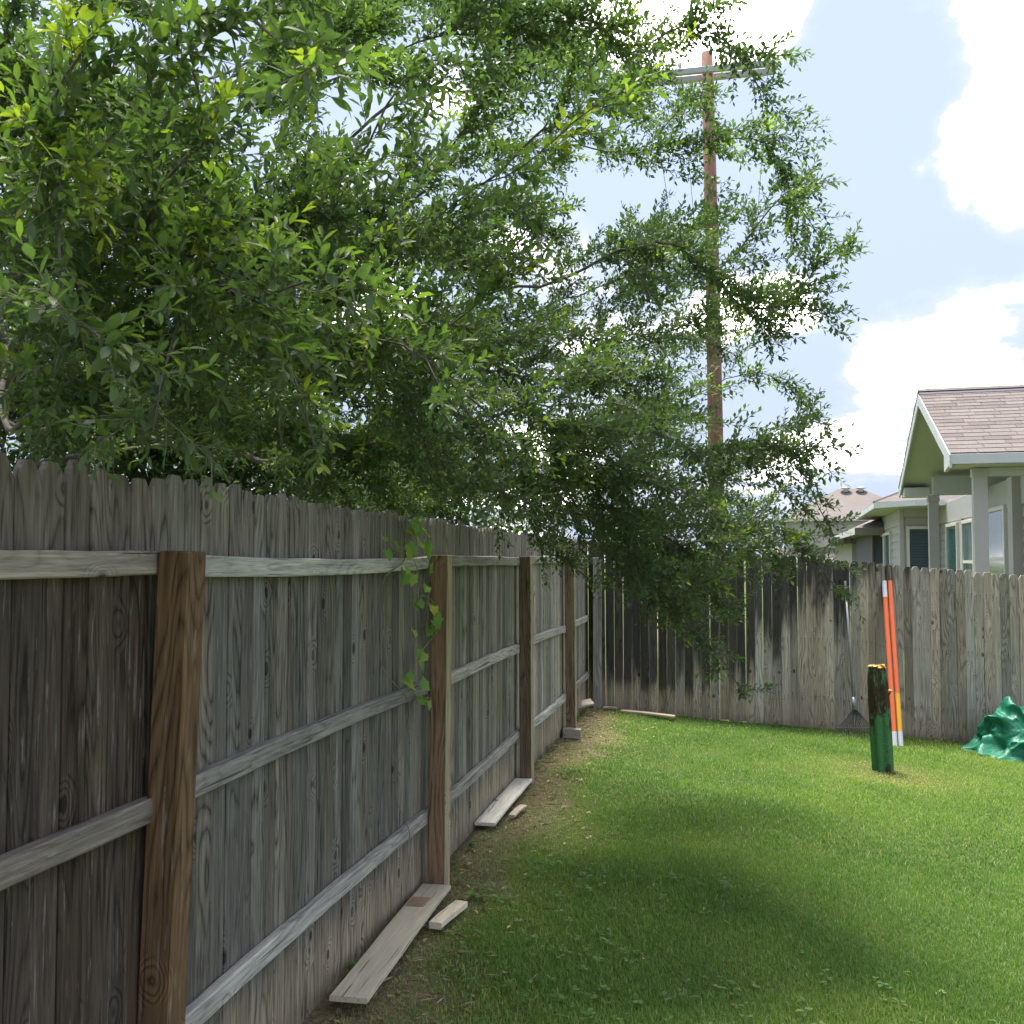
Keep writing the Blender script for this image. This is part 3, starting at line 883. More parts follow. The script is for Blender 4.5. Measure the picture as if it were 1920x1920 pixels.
# leaves: two folded halves each
P, D, Nn = np.array(LP), np.array(LD), np.array(LN)
AG, LE = np.array(LA), np.array(LL)
D /= np.linalg.norm(D, axis=1, keepdims=True)
Sd = np.cross(D, Nn)
Sd /= np.linalg.norm(Sd, axis=1, keepdims=True)
Nn = np.cross(Sd, D)
AG = np.clip(AG, 0, 1)


def leaf_shape(P, D, Sd, Nn, LE, wr):
    l = LE[:, None]
    w_ = l * wr[:, None]
    droop = -0.10 * l * Nn
    v0 = P
    v1 = P + D * l * 0.34 + Sd * w_ * 0.44 + Nn * w_ * 0.16
    v2 = P + D * l * 0.72 + Sd * w_ * 0.40 + Nn * w_ * 0.12
    v3 = P + D * l + droop
    v4 = P + D * l * 0.72 - Sd * w_ * 0.40 + Nn * w_ * 0.12
    v5 = P + D * l * 0.34 - Sd * w_ * 0.44 + Nn * w_ * 0.16
    return np.stack([v0, v1, v2, v3, v4, v5], 1)


wr = rng.uniform(0.30, 0.46, len(P))
# the leaves that show largest become parts of their own
cp = np.array((0, 0, EYE))
rel = P - cp
dep = rel[:, 1]
inview = (dep > 0.6) & (abs(rel[:, 0] / np.maximum(dep, .01)) < 0.50) & (rel[:, 2] / np.maximum(dep, .01) < 0.55)
size_v = np.where(inview, LE / np.maximum(np.linalg.norm(rel, axis=1), .01), 0)
big = np.argsort(-size_v)[:300]
rest = np.ones(len(P), bool)
rest[big] = False
fd_ = P[:, 0] - fence_x(P[:, 1])
rest &= ~((P[:, 2] < 1.84) & (fd_ > -0.22) & (fd_ < 0.14) & (P[:, 1] < 4.9))
ri = np.nonzero(rest)[0]
nearm = np.linalg.norm(P[ri] - cp, axis=1) < 3.3
r6, r4 = ri[nearm], ri[~nearm]
lv6 = leaf_shape(P[r6], D[r6], Sd[r6], Nn[r6], LE[r6], wr[r6]).reshape(-1, 3) - TO
base = np.arange(len(r6)) * 6
lf6 = np.stack([base + q for q in (0, 1, 2, 3, 0, 3, 4, 5)], -1).ravel()
l4 = LE[r4][:, None]
w4 = l4 * wr[r4][:, None] * 0.62
mid = P[r4] + D[r4] * l4 * 0.5 + Nn[r4] * w4 * 0.35
lv4 = np.stack([P[r4], mid + Sd[r4] * w4, P[r4] + D[r4] * l4, mid - Sd[r4] * w4], 1).reshape(-1, 3) - TO
base = np.arange(len(r4)) * 4 + len(lv6)
lf4 = np.stack([base + q for q in (0, 1, 2, 0, 2, 3)], -1).ravel()
lv = np.concatenate([lv6, lv4])
lf = np.concatenate([lf6, lf4])
lsz = np.concatenate([np.full(len(r6) * 2, 4), np.full(len(r4) * 2, 3)])
ages = np.concatenate([np.repeat(AG[r6], 2), np.repeat(AG[r4], 2)])
crown = link('crown', np_mesh('crown', lv, lf, lsz, M['oak_leaf'], {'age': ('FACE', ages)}), tree)
tag(crown, kind='stuff')
print('LEAVES', len(P), 'TWIGS', len(A), 'NODES', nn)


def big_leaf_mesh(age, wr_):
    """one elliptic leaf, unit length along +x, folded along its rib, with a curled edge"""
    mb = MB()
    prof = [(0, 0.012), (0.12, 0.16), (0.3, 0.40), (0.5, 0.5), (0.7, 0.44), (0.88, 0.22), (1.0, 0.0)]
    top = [(x, h * wr_, 0.14 * h * wr_ - 0.09 * x * x) for x, h in prof]
    ribs = [(x, 0, -0.09 * x * x) for x, h in prof]
    bot = [(x, -h * wr_, 0.14 * h * wr_ - 0.09 * x * x) for x, h in prof]
    n = len(prof)
    vs = top + ribs + bot
    fs = []
    for k in range(n - 1):
        fs.append((n + k, n + k + 1, k + 1, k))
        fs.append((2 * n + k, 2 * n + k + 1, n + k + 1, n + k))
    mb.add(vs, fs)
    me = mb.mesh('oak_leaf', M['oak_leaf'], smooth=True)
    a = me.attributes.new('age', 'FLOAT', 'FACE')
    a.data.foreach_set('value', [age] * len(me.polygons))
    return me


bl = {}
for q in big:
    key = (min(7, int(AG[q] * 8)), int(wr[q] * 100) // 6)
    if key not in bl:
        bl[key] = big_leaf_mesh((key[0] + 0.5) / 8, (key[1] * 6 + 3) / 100)
    o = bpy.data.objects.new('leaf', bl[key])
    col.objects.link(o)
    o.parent = crown
    Mx = Matrix((D[q] * LE[q], -Sd[q] * LE[q], Nn[q] * LE[q])).transposed().to_4x4()
    o.matrix_local = Matrix.Translation(Vector(P[q] - TO)) @ Mx

# ------------------------------------------------------------------ dense shrubs in the neighbour's yard
SHRUBS = [((-4.1, 7.3), 1.6, 3.6, 'wide dark evergreen shrub behind the left fence, at the picture edge'),
          ((-2.5, 8.4), 1.35, 3.2, 'dark evergreen shrub behind the fence, seen under the left half of the oak'),
          ((-1.15, 10.0), 1.25, 2.85, 'lower evergreen shrub behind the fence, under the middle of the oak')]
for (sx_, sy_), rad_, h_, lab in SHRUBS:
    sh = empty('evergreen_shrub', (sx_, sy_, 0))
    tag(sh, lab, 'shrub', "evergreen shrubs in the neighbour's yard")
    stems = MB()
    for k in range(9):
        a_ = rr.uniform(0, 6.28)
        q1 = (rr.uniform(.1, .6) * rad_ * math.cos(a_), rr.uniform(.1, .6) * rad_ * math.sin(a_), h_ * rr.uniform(.6, .9))
        stems.tube([(0.1 * math.cos(a_), 0.1 * math.sin(a_), -.05), (q1[0] * .4, q1[1] * .4, h_ * .4), q1], [0.035, 0.022, 0.006], 5)
    stems.build('stems', M['bark'], sh, smooth=True)
    n_ = 24000
    ncl = 150
    cz = rng.random(ncl)
    ca_ = rng.uniform(0, 6.28, ncl)
    cr = np.sqrt(rng.random(ncl)) * rad_ * np.sqrt(np.clip(1 - (cz * 1.9 - 0.9) ** 2, 0.05, 1))
    C_ = np.stack([cr * np.cos(ca_), cr * np.sin(ca_), 0.5 + cz * (h_ - 0.5)], -1)
    ci = rng.integers(0, ncl, n_)
    P_ = C_[ci] + rng.normal(0, 0.17, (n_, 3))
    D_ = rng.normal(0, 1, (n_, 3)) + (P_ - np.array((0, 0, h_ * .5))) * 0.6
    D_ /= np.linalg.norm(D_, axis=1, keepdims=True)
    N_ = rng.normal(0, .6, (n_, 3)) + np.array((0, 0, 1.0))
    S_ = np.cross(D_, N_)
    S_ /= np.linalg.norm(S_, axis=1, keepdims=True)
    N_ = np.cross(S_, D_)
    lv2 = leaf_shape(P_, D_, S_, N_, rng.uniform(.06, .10, n_), rng.uniform(.38, .5, n_)).reshape(-1, 3)
    b_i = np.arange(n_) * 6
    lf2 = np.stack([b_i + q for q in (0, 1, 2, 3, 0, 3, 4, 5)], -1).ravel()
    ag2 = np.repeat(np.clip(rng.normal(.12, .12, n_), 0, .6), 2)
    fo = link('foliage', np_mesh('foliage', lv2, lf2, np.full(n_ * 2, 4), M['oak_leaf'], {'age': ('FACE', ag2)}), sh)
    tag(fo, kind='stuff')

# ------------------------------------------------------------------ lawn
def dirt_amount(x, y):
    d = x - fence_x(y)
    wob = 0.25 * np.sin(2.1 * y + 0.7) + 0.15 * np.sin(5.3 * y + 2.0 * x)
    w0 = 0.40 + 0.0 * (y - 4)
    return np.clip(1.15 - d / np.maximum(w0 + wob * 0.6, 0.2) * 0.85, 0, 1)


def vnoise(x, y, f, seed):
    """smooth value noise on arrays"""
    r = np.random.default_rng(seed).random((97, 97))
    X, Y = x * f, y * f
    i, j = np.floor(X).astype(int), np.floor(Y).astype(int)
    a, b_ = X - i, Y - j
    a, b_ = a * a * (3 - 2 * a), b_ * b_ * (3 - 2 * b_)
    i0, i1, j0, j1 = i % 97, (i + 1) % 97, j % 97, (j + 1) % 97
    return (r[i0, j0] * (1 - a) + r[i1, j0] * a) * (1 - b_) + (r[i0, j1] * (1 - a) + r[i1, j1] * a) * b_


def blades(n, y0, y1, hmin, hmax, wid):
    y = rng.uniform(y0, y1, n)
    x0 = fence_x(y) - 0.02
    x1 = np.minimum(y * 0.56 + 0.5, 7.0)
    x = x0 + (x1 - x0) * rng.random(n)
    keep = y < 11.22 - 0.067 * (x - 0.93)
    dirt = dirt_amount(x, y)
    # worn ring round the metal cactus
    rc = np.hypot((x - 3.27) * 0.8, y - 8.93)
    worn = np.clip(1.15 - rc / 0.62, 0, 1)
    back = np.clip(1 - (11.2 - y) / 0.5, 0, 1) * np.clip((3.0 - x) / 1.6, 0, 1)
    clump = vnoise(x, y, 3.1, 3)
    keep &= rng.random(n) > np.clip(dirt * 1.05 + (0.45 - clump) * dirt, 0, 0.62)
    keep &= rng.random(n) > worn * 0.35 + back * 0.6
    x, y, dirt, worn, back = x[keep], y[keep], dirt[keep], worn[keep], back[keep]
    n = len(x)
    z = ground_z(x, y) + bump(x, y) - 0.004
    h = rng.uniform(hmin, hmax, n) * (0.75 + 0.5 * vnoise(x, y, 2.3, 5)) * (1 - 0.45 * np.maximum(dirt, worn))
    ang = rng.uniform(0, 2 * np.pi, n)
    lean = rng.uniform(0.15, 1.0, n)
    fx, fy = np.cos(ang), np.sin(ang)
    sx, sy = -fy, fx
    wv = wid * rng.uniform(0.7, 1.3, n)
    b0 = np.stack([x - sx * wv, y - sy * wv, z], -1)
    b1 = np.stack([x + sx * wv, y + sy * wv, z], -1)
    mx, my, mz = x + fx * h * lean * 0.25, y + fy * h * lean * 0.25, z + h * 0.6
    m0 = np.stack([mx - sx * wv * 0.75, my - sy * wv * 0.75, mz], -1)
    m1 = np.stack([mx + sx * wv * 0.75, my + sy * wv * 0.75, mz], -1)
    tp = np.stack([x + fx * h * lean * 0.8, y + fy * h * lean * 0.8, z + h * (1.0 - 0.25 * lean)], -1)
    v = np.stack([b0, b1, m1, m0, tp], 1).reshape(-1, 3)
    patch = 0.55 * vnoise(x, y, 0.8, 8) + 0.45 * vnoise(x, y, 2.7, 9)
    a = -0.02 + 0.80 * (patch - 0.5) + 0.31 + 0.045 * np.clip(x - fence_x(y) - 1.2, 0, 4) + rng.normal(0, 0.11, n) + 0.55 * worn + 0.40 * dirt * rng.random(n) + 0.3 * back
    dry = rng.random(n) < 0.05 + 0.35 * dirt
    a = np.where(dry, rng.uniform(0.85, 1.0, n), a)
    return v, np.clip(a, 0, 1)


vA, aA = blades(185000, 3.0, 6.2, 0.018, 0.042, 0.0018)
vB, aB = blades(150000, 6.2, 11.3, 0.018, 0.038, 0.0028)
v = np.concatenate([vA, vB])
a = np.concatenate([aA, aB])
nb = len(a)
base = np.arange(nb) * 5
q4 = np.stack([base, base + 1, base + 2, base + 3], -1)
q3 = np.stack([base + 3, base + 2, base + 4], -1)
flat = np.concatenate([q4, q3], 1).ravel()
sizes = np.tile([4, 3], nb)
lawn = link('lawn', np_mesh('lawn', v, flat, sizes, M['grass'], {'age': ('FACE', np.repeat(a, 2))}))
tag(lawn, 'short green lawn grass filling the yard', 'grass', kind='stuff')

# broad-leaved weeds in the grass
wv, wf, ws, wa = [], [], [], []
rw = random.Random(21)


def weed_leaf(x, y, z, ang, L, wd, tilt, age):
    b0 = len(wv)
    fx, fy = math.cos(ang), math.sin(ang)
    for f, h in ((0, .06), (.35, .42), (.7, .5), (1.0, .12)):
        for s_ in (-1, 1):
            wv.append((x + fx * L * f - fy * wd * h * s_, y + fy * L * f + fx * wd * h * s_, z + L * f * tilt - L * f * f * 0.35 + 0.15 * wd * h))
    for k in range(3):
        wf.extend((b0 + 2 * k, b0 + 2 * k + 1, b0 + 2 * k + 3, b0 + 2 * k + 2))
        ws.append(4)
        wa.append(age)


def weed(x, y, sc, age):
    dd = x - fence_x(y)
    if dd < 0.17 and (3.55 < y < 5.06 or 6.05 < y < 7.48) and dd > -0.03:
        return
    z = float(ground_z(x, y)) + 0.012
    for k in range(rw.randint(3, 6)):
        weed_leaf(x + rw.uniform(-.01, .01), y + rw.uniform(-.01, .01), z + rw.uniform(.005, .03) * sc, rw.uniform(0, 6.28), rw.uniform(.018, .034) * sc, rw.uniform(.013, .021) * sc, rw.uniform(.2, .7), min(1, max(0, age + rw.uniform(-.2, .2))))


for k in range(120):
    y = rw.uniform(3.4, 5.6)
    d = abs(rw.gauss(0.75, 0.45))
    weed(fence_x(y) + d, y, rw.uniform(.6, 1.1), rw.uniform(.2, .6))
for k in range(45):
    y = rw.gauss(4.0, .3)
    x = rw.gauss(1.0, .55)
    weed(x, y, rw.uniform(.6, 1.25), rw.uniform(.3, .8))
for k in range(70):
    x, y = rw.gauss(-.28, .12), rw.gauss(4.98, .10)
    weed(max(x, fence_x(y) - .02), y, rw.uniform(.7, 1.3), rw.uniform(.3, .7))
for k in range(150):
    y = rw.uniform(3.6, 11)
    weed(fence_x(y) - .045 + rw.uniform(0, .05), y, rw.uniform(.6, 1.4), rw.uniform(.1, .5))
weeds = link('weeds', np_mesh('weeds', np.array(wv), np.array(wf), np.array(ws), M['weed'], {'age': ('FACE', np.array(wa))}))
tag(weeds, 'low broad-leaved weeds scattered through the lawn and fence foot', 'weeds', kind='stuff')

# straw and dead leaves lying on the bare strip
lv_, lf_, ls_, la_ = [], [], [], []
for k in range(2600):
    y = rw.uniform(3.4, 11.0)
    d = abs(rw.gauss(0.0, 0.38)) - 0.03
    x = fence_x(y) + d
    z = float(ground_z(x, y)) + float(bump(x, y)) + 0.006 + rw.uniform(0, .012)
    ang = rw.uniform(0, 6.28)
    leafy = rw.random() < 0.12
    L, wd = (rw.uniform(.03, .05), rw.uniform(.006, .010)) if leafy else (rw.uniform(.03, .09), 0.0012)
    fx, fy = math.cos(ang), math.sin(ang)
    b0 = len(lv_)
    lv_ += [(x, y, z), (x + fx * L * .5 - fy * wd, y + fy * L * .5 + fx * wd, z + rw.uniform(0, .01)), (x + fx * L, y + fy * L, z + rw.uniform(-.003, .008)), (x + fx * L * .5 + fy * wd, y + fy * L * .5 - fx * wd, z + rw.uniform(0, .008))]
    lf_ += [b0, b0 + 1, b0 + 2, b0 + 3]
    ls_.append(4)
    la_.append(rw.random())
M['litter'] = leaf_material('dead_litter', [(0.0, (0.13, 0.085, 0.05)), (0.5, (0.27, 0.20, 0.11)), (1.0, (0.45, 0.36, 0.22))], 0.1, 0.8)
lit = link('leaf_litter', np_mesh('leaf_litter', np.array(lv_), np.array(lf_), np.array(ls_), M['litter'], {'age': ('FACE', np.array(la_))}))
tag(lit, 'dry straw and dead leaves on the bare soil along the fence', 'litter', kind='stuff')


# ------------------------------------------------------------------ loose boards by the fence
def plank(name, a, b_, wd, th, za, zb, color, label, cat='board', roll=0.0, mat='plank'):
    """board from a to b (centre line of its underside); local z runs along it"""
    A_, Bv = Vector((*a, za)), Vector((*b_, zb))
    d = (Bv - A_)
    L = d.length
    d.normalize()
    side = Vector((d.y, -d.x, 0)).normalized()
    up = side.cross(d)
    side, up = side * math.cos(roll) + up * math.sin(roll), up * math.cos(roll) - side * math.sin(roll)
    N = 6
    rings = []
    r_ = random.Random(int(L * 1000))
    for k in range(N + 1):
        f = k / N
        j = r_.uniform(-.002, .002)
        c = 0.003
        w2 = wd / 2
        o = [(-w2 + c, 0), (w2 - c, 0), (w2, c), (w2, th - c), (w2 - c, th), (-w2 + c, th), (-w2, th - c), (-w2, c)]
        rings.append([(x + j, y + 0.004 * math.sin(3 * f), f * L) for x, y in o])
    o = MB().loft(rings, caps=True).build(name, M[mat], None, color=color)
    o.location = A_
    o.rotation_euler = Matrix((-side, up, d)).transposed().to_euler()
    tag(o, label, cat)
    return o


b1 = plank('loose_board', (-0.585, 3.70), (-0.365, 4.99), 0.142, 0.02, 0.040, 0.030, (0.74, 0.64, 0.49), 'long pale board with a brown square stain, lying before the second fence post')
patch = MB().box(-0.022, 0.064, 0.0205, 0.0246, 0.97, 1.10)
patch.build('stain_patch', simple('brown_patch', (0.33, 0.215, 0.14), 0.9, var=0.35, scale=60), b1, color=(.3, .2, .13))
plank('wood_offcut', (-0.335, 4.50), (-0.235, 4.78), 0.06, 0.03, 0.012, 0.012, (0.66, 0.56, 0.42), 'short pale wood offcut beside the long board below the second post', 'board')
plank('loose_board', (-0.165, 6.15), (0.085, 7.40), 0.125, 0.02, 0.03, 0.025, (0.76, 0.70, 0.60), 'pale grey board lying on the ground just before the third post')
plank('wood_offcut', (-0.005, 6.42), (0.075, 6.69), 0.045, 0.018, 0.01, 0.008, (0.45, 0.38, 0.29), 'thin wood splinter beside the pale grey board near the third post', 'board')
plank('wood_block', (0.465, 9.36), (0.625, 9.34), 0.11, 0.085, 0.0, -0.01, (0.46, 0.41, 0.33), 'short wood block on the ground against the fourth post', 'block')
plank('wood_block', (0.66, 10.62), (0.84, 10.66), 0.14, 0.022, 0.10, 0.13, (0.50, 0.43, 0.34), 'short plank propped on the ground near the fence corner', 'block', roll=-0.25)
plank('loose_board', (1.18, 10.99), (1.72, 10.80), 0.09, 0.022, -0.012, -0.045, (0.50, 0.40, 0.30), 'pale board lying in the grass at the foot of the blackened back fence')
plank('wood_offcut', (0.98, 11.1), (1.14, 11.12), 0.06, 0.02, 0.01, 0.0, (0.48, 0.42, 0.33), 'tiny pale offcut at the corner where the fences meet', 'board')

# ------------------------------------------------------------------ vine on the left fence
a, b2, d, n, th = bay(1)
vine = empty('vine', (POSTS[2][0], POSTS[2][1], 0.0))
tag(vine, 'thin climbing vine with bright green leaves hanging on the fence left of the second post', 'vine')


def on_fence(back, z, off=0.02):
    """point in the vine's frame: metres before the second post along the fence, height, clearance in front of the boards"""
    return Vector((-d.x * back, -d.y * back, z)) + n * (-0.083 + off)


M['vine_stem'] = simple('vine_stem', (0.22, 0.185, 0.13), 0.8, var=0.3, scale=50)
M['vine_green'] = simple('vine_green_stem', (0.22, 0.27, 0.09), 0.6, var=0.3, scale=50)


def spline(pts, n=6):
    out = []
    P_ = [pts[0]] + pts + [pts[-1]]
    for i in range(1, len(P_) - 2):
        for k in range(n):
            t_ = k / n
            out.append(0.5 * ((2 * P_[i]) + (-P_[i - 1] + P_[i + 1]) * t_ + (2 * P_[i - 1] - 5 * P_[i] + 4 * P_[i + 1] - P_[i + 2]) * t_ ** 2 + (-P_[i - 1] + 3 * P_[i] - 3 * P_[i + 1] + P_[i + 2]) * t_ ** 3))
    out.append(P_[-1])
    return out


stem1 = spline([on_fence(.42, 1.83, .01), on_fence(.40, 1.72, .03), on_fence(.52, 1.62, .065), on_fence(.70, 1.53, .03), on_fence(.66, 1.35, .02), on_fence(.68, 1.16, .02), on_fence(.50, 1.00, .075), on_fence(.36, .86, .03), on_fence(.47, .76, .02), on_fence(.47, .55, .02), on_fence(.44, .40, .07), on_fence(.30, .22, .03)])
MB().tube(stem1, [0.0035 - 0.0018 * i / len(stem1) for i in range(len(stem1))], 5).build('stem', M['vine_stem'], vine, smooth=True)
stem2 = spline([on_fence(.40, 1.70, .03), on_fence(.32, 1.58, .065), on_fence(.26, 1.46, .05), on_fence(.12, 1.44, .06), on_fence(.02, 1.36, .09), on_fence(.04, 1.28, .09), on_fence(.20, 1.18, .05), on_fence(.28, 1.08, .03), on_fence(.33, 1.0, .06), on_fence(.18, .96, .09)])
MB().tube(stem2, 0.0022, 5).build('stem', M['vine_green'], vine, smooth=True)


def vine_leaf_mesh(age):
    pts = [(0, 0), (0.10, .30), (-.10, .48), (.22, .50), (.45, .42), (.60, .52), (.72, .26), (1.0, 0)]
    mb = MB()
    up = [(x, y, 0.22 * abs(y) - 0.12 * x * x) for x, y in pts]
    dn = [(x, -y, 0.22 * abs(y) - 0.12 * x * x) for x, y in pts[1:-1]]
    rib = [(0.33, 0, -0.02), (0.66, 0, -0.06)]
    vs = up + dn + rib
    mb.add(vs, [(0, 16 - 2, 3, 2, 1), (14, 15, 5, 4, 3), (15, 7, 6, 5), (0, 8, 9, 10, 14), (14, 10, 11, 12, 15), (15, 12, 13, 7)])
    me = mb.mesh('vine_leaf', M['vine_leaf'])
    at_ = me.attributes.new('age', 'FLOAT', 'FACE')
    at_.data.foreach_set('value', [age] * len(me.polygons))
    return me


vm = [vine_leaf_mesh(x) for x in (0.2, 0.45, 0.7, 0.95)]
spots = [(.40, 1.80, .085), (.34, 1.785, .08), (.44, 1.76, .06), (.28, 1.76, .07), (.35, 1.715, .075), (.27, 1.70, .07), (.46, 1.69, .075), (.24, 1.665, .06), (.53, 1.65, .065), (.72, 1.70, .055), (.80, 1.665, .06), (.76, 1.72, .035), (.56, 1.575, .085), (.60, 1.60, .06), (.43, 1.56, .065), (.17, 1.61, .07), (.20, 1.50, .055), (.36, 1.41, .06), (.33, 1.43, .05), (.10, 1.40, .06), (.05, 1.41, .05), (.16, 1.35, .085), (.04, 1.31, .07), (.10, 1.295, .06), (.36, 1.30, .05), (.30, 1.21, .05), (.34, 1.155, .07), (.17, 1.18, .06), (.44, 1.11, .05), (.40, 1.05, .075), (.34, 1.06, .07), (.24, .975, .06), (.22, .955, .05)]
for bk, z, sc in spots:
    o = link('leaf', random.choice(vm), vine, on_fence(bk, z, random.uniform(.05, .10)), scale=(sc, sc, sc))
    face = (n + Vector((random.uniform(-.5, .5), random.uniform(-.7, .1), random.uniform(.1, .9)))).normalized()
    dirn = Vector((random.uniform(-.6, .6), random.uniform(-.6, .6), random.uniform(-1, -.1)))
    xax = (dirn - face * dirn.dot(face)).normalized()
    yax = face.cross(xax)
    o.rotation_euler = Matrix((xax, yax, face)).transposed().to_euler()


# ------------------------------------------------------------------ metal cactus ornament
m, t, b = material('rusty_green_paint')
tc = t.node('ShaderNodeTexCoord').outputs['Object']
z_ = t.xyz(tc)[2]
n1 = t.noise(t.vmath('MULTIPLY', tc, (1, 1, 0.30)), 34, 5, 0.65, 0.6)
n2 = t.noise(t.vmath('MULTIPLY', tc, (1, 1, 0.35)), 9, 4, 0.6, 0.4)
n3 = t.noise(tc, 90, 3, 0.6)
wear = t.math('ADD', t.math('MULTIPLY', n1, 0.6), t.math('MULTIPLY', n2, 0.55))
wear = t.math('ADD', wear, t.math('MULTIPLY', t.smooth(z_, 0.2, 0.7), 0.10))
green = t.ramp(n3, [(0.3, (0.02, 0.105, 0.03)), (0.6, (0.045, 0.19, 0.062)), (0.8, (0.10, 0.26, 0.11))])
rust = t.ramp(n1, [(0.35, (0.015, 0.010, 0.008)), (0.55, (0.05, 0.024, 0.012)), (0.75, (0.13, 0.055, 0.02))])
mk = t.smooth(wear, 0.60, 0.67)
t.l.new(t.mix(mk, green, rust), b.inputs['Base Color'])
t.put(b.inputs['Roughness'], t.ramp(mk, [(0, 0.6), (1, 0.9)]))
bp = t.node('ShaderNodeBump')
bp.inputs['Strength'].default_value = 0.5
bp.inputs['Distance'].default_value = 0.004
t.put(bp.inputs['Height'], t.math('ADD', n1, t.math('MULTIPLY', n3, 0.4)))
t.l.new(bp.outputs[0], b.inputs['Normal'])
M['cactus'] = m
M['petal'] = simple('yellow_paint', (0.50, 0.31, 0.05), 0.55, var=0.4, scale=70)
M['void'] = simple('inside_shade', (0.012, 0.012, 0.010), 0.9)

cact = empty('metal_cactus', (3.258, 9.0, -0.25))
tag(cact, 'rusty green metal cactus ornament with a yellow rimmed top standing in the lawn', 'ornament')


def flute(zs, xs_, ys_, rs, k, phase, depth, n=60):
    return [[(xc + r * (1 + depth * math.cos(k * a_ + phase)) * math.cos(a_), yc + r * (1 + depth * math.cos(k * a_ + phase)) * math.sin(a_) * 0.8, z + (0.012 * math.sin(3 * a_ + 1) + 0.008 * math.sin(7 * a_)) * (1 if z > 0.9 else 0)) for a_ in [2 * math.pi * j / n for j in range(n)]] for z, xc, yc, r in zip(zs, xs_, ys_, rs)]


zs = [-0.03, 0.06, 0.2, 0.4, 0.6, 0.78, 0.86, 0.905, 0.925, 0.915, 0.86]
xs_ = [0.0, 0.0, -0.006, -0.014, -0.022, -0.032, -0.036, -0.038, -0.038, -0.038, -0.038]
rs = [0.082, 0.082, 0.083, 0.083, 0.082, 0.078, 0.073, 0.066, 0.060, 0.052, 0.050]
mb = MB().loft(flute(zs, xs_, [0.0] * 11, rs, 6, 0.4, 0.16))
body = mb.build('body', M['cactus'], cact, smooth=True)
MB().add([(-0.038 + 0.052 * math.cos(a_), 0.042 * math.sin(a_), 0.865) for a_ in [2 * math.pi * j / 24 for j in range(24)]], [tuple(range(24))]).build('shade_disc', M['void'], cact)  # near-black disc painting in the shade inside the open top
for j in range(11):
    a_ = 2 * math.pi * j / 11 + 0.2
    w_, l_ = 0.024, 0.046
    ca, sa = math.cos(a_), math.sin(a_)
    pts = []
    for f, hw, up in ((0, .6, 0), (.5, 1, .026), (1, .35, .016)):
        for sgn in (-1, 1):
            r_ = 0.046 + l_ * f * 0.75
            pts.append((r_ * ca - sgn * w_ * hw * sa, (r_ * sa + sgn * w_ * hw * ca) * 0.82, up + 0.006 * math.sin(5 * a_)))
    th_ = [(x, y, z - 0.006) for x, y, z in pts]
    mbp = MB().add(pts + th_, [(0, 1, 3, 2), (2, 3, 5, 4), (6, 8, 9, 7), (8, 10, 11, 9), (0, 2, 8, 6), (2, 4, 10, 8), (1, 7, 9, 3), (3, 9, 11, 5), (4, 5, 11, 10), (0, 6, 7, 1)])
    mbp.build('petal', M['petal'], cact, loc=(-0.038, 0, 0.918 + 0.006 * math.sin(2.3 * j)))
az = [-0.02, 0.15, 0.35, 0.52, 0.60, 0.645]
arm = MB().loft(flute(az, [0.062, 0.064, 0.060, 0.056, 0.056, 0.056], [0.05] * 6, [0.036, 0.036, 0.036, 0.035, 0.030, 0.02], 5, 0.9, 0.1, 30), caps=True).build('side_arm', M['cactus'], cact, smooth=True)
stalk = MB().tube([(0.055, 0.03, 0.60), (0.060, 0.02, 0.66), (0.066, 0.0, 0.70)], [0.011, 0.010, 0.014], 8)
fl = stalk.build('flower_bud', M['cactus'], cact, smooth=True)
for j in range(6):
    a_ = 2 * math.pi * j / 6
    ca, sa = math.cos(a_), math.sin(a_)
    MB().tube([(0.066 + .008 * ca, .008 * sa, 0.702), (0.066 + .022 * ca, .022 * sa, 0.722), (0.066 + .034 * ca, .034 * sa, 0.716)], [0.008, 0.010, 0.003], 5).build('petal', M['petal'], fl, smooth=True)

# ------------------------------------------------------------------ two striped poles leaning on the back fence
M['orange'] = simple('orange_fibreglass', (0.80, 0.16, 0.055), 0.45, var=0.06, scale=30)
M['yellow'] = simple('yellow_band', (0.85, 0.42, 0.03), 0.45, var=0.06, scale=30)
M['silver'] = simple('silver_tape', (0.62, 0.62, 0.66), 0.4, var=0.10, scale=60)


def pole(bx, by, bz, tx, ty, tz, bands, label):
    o = empty('marker_pole', (bx, by, bz))
    tag(o, label, 'pole')
    A_, Bv = Vector((0, 0, 0)), Vector((tx - bx, ty - by, tz - bz))
    for f0, f1, mat, nm, r in bands:
        MB().tube([A_.lerp(Bv, f0), A_.lerp(Bv, f1)], r, 14).build(nm, M[mat], o, smooth=False)
    return o


pole(3.889, 10.391, -0.275, 4.054, 11.06, 1.39, [(0, .085, 'silver', 'silver_foot', .0255), (.085, .895, 'orange', 'shaft', .024), (.895, 1, 'silver', 'silver_tip', .0255)], 'orange pole with a silver tip leaning on the back fence')
pole(3.953, 10.40, -0.275, 4.112, 11.05, 1.392, [(0, .085, 'silver', 'silver_foot', .0255), (.085, .305, 'yellow', 'yellow_band', .0252), (.305, 1, 'orange', 'shaft', .024)], 'orange pole with a yellow lower band leaning on the back fence')

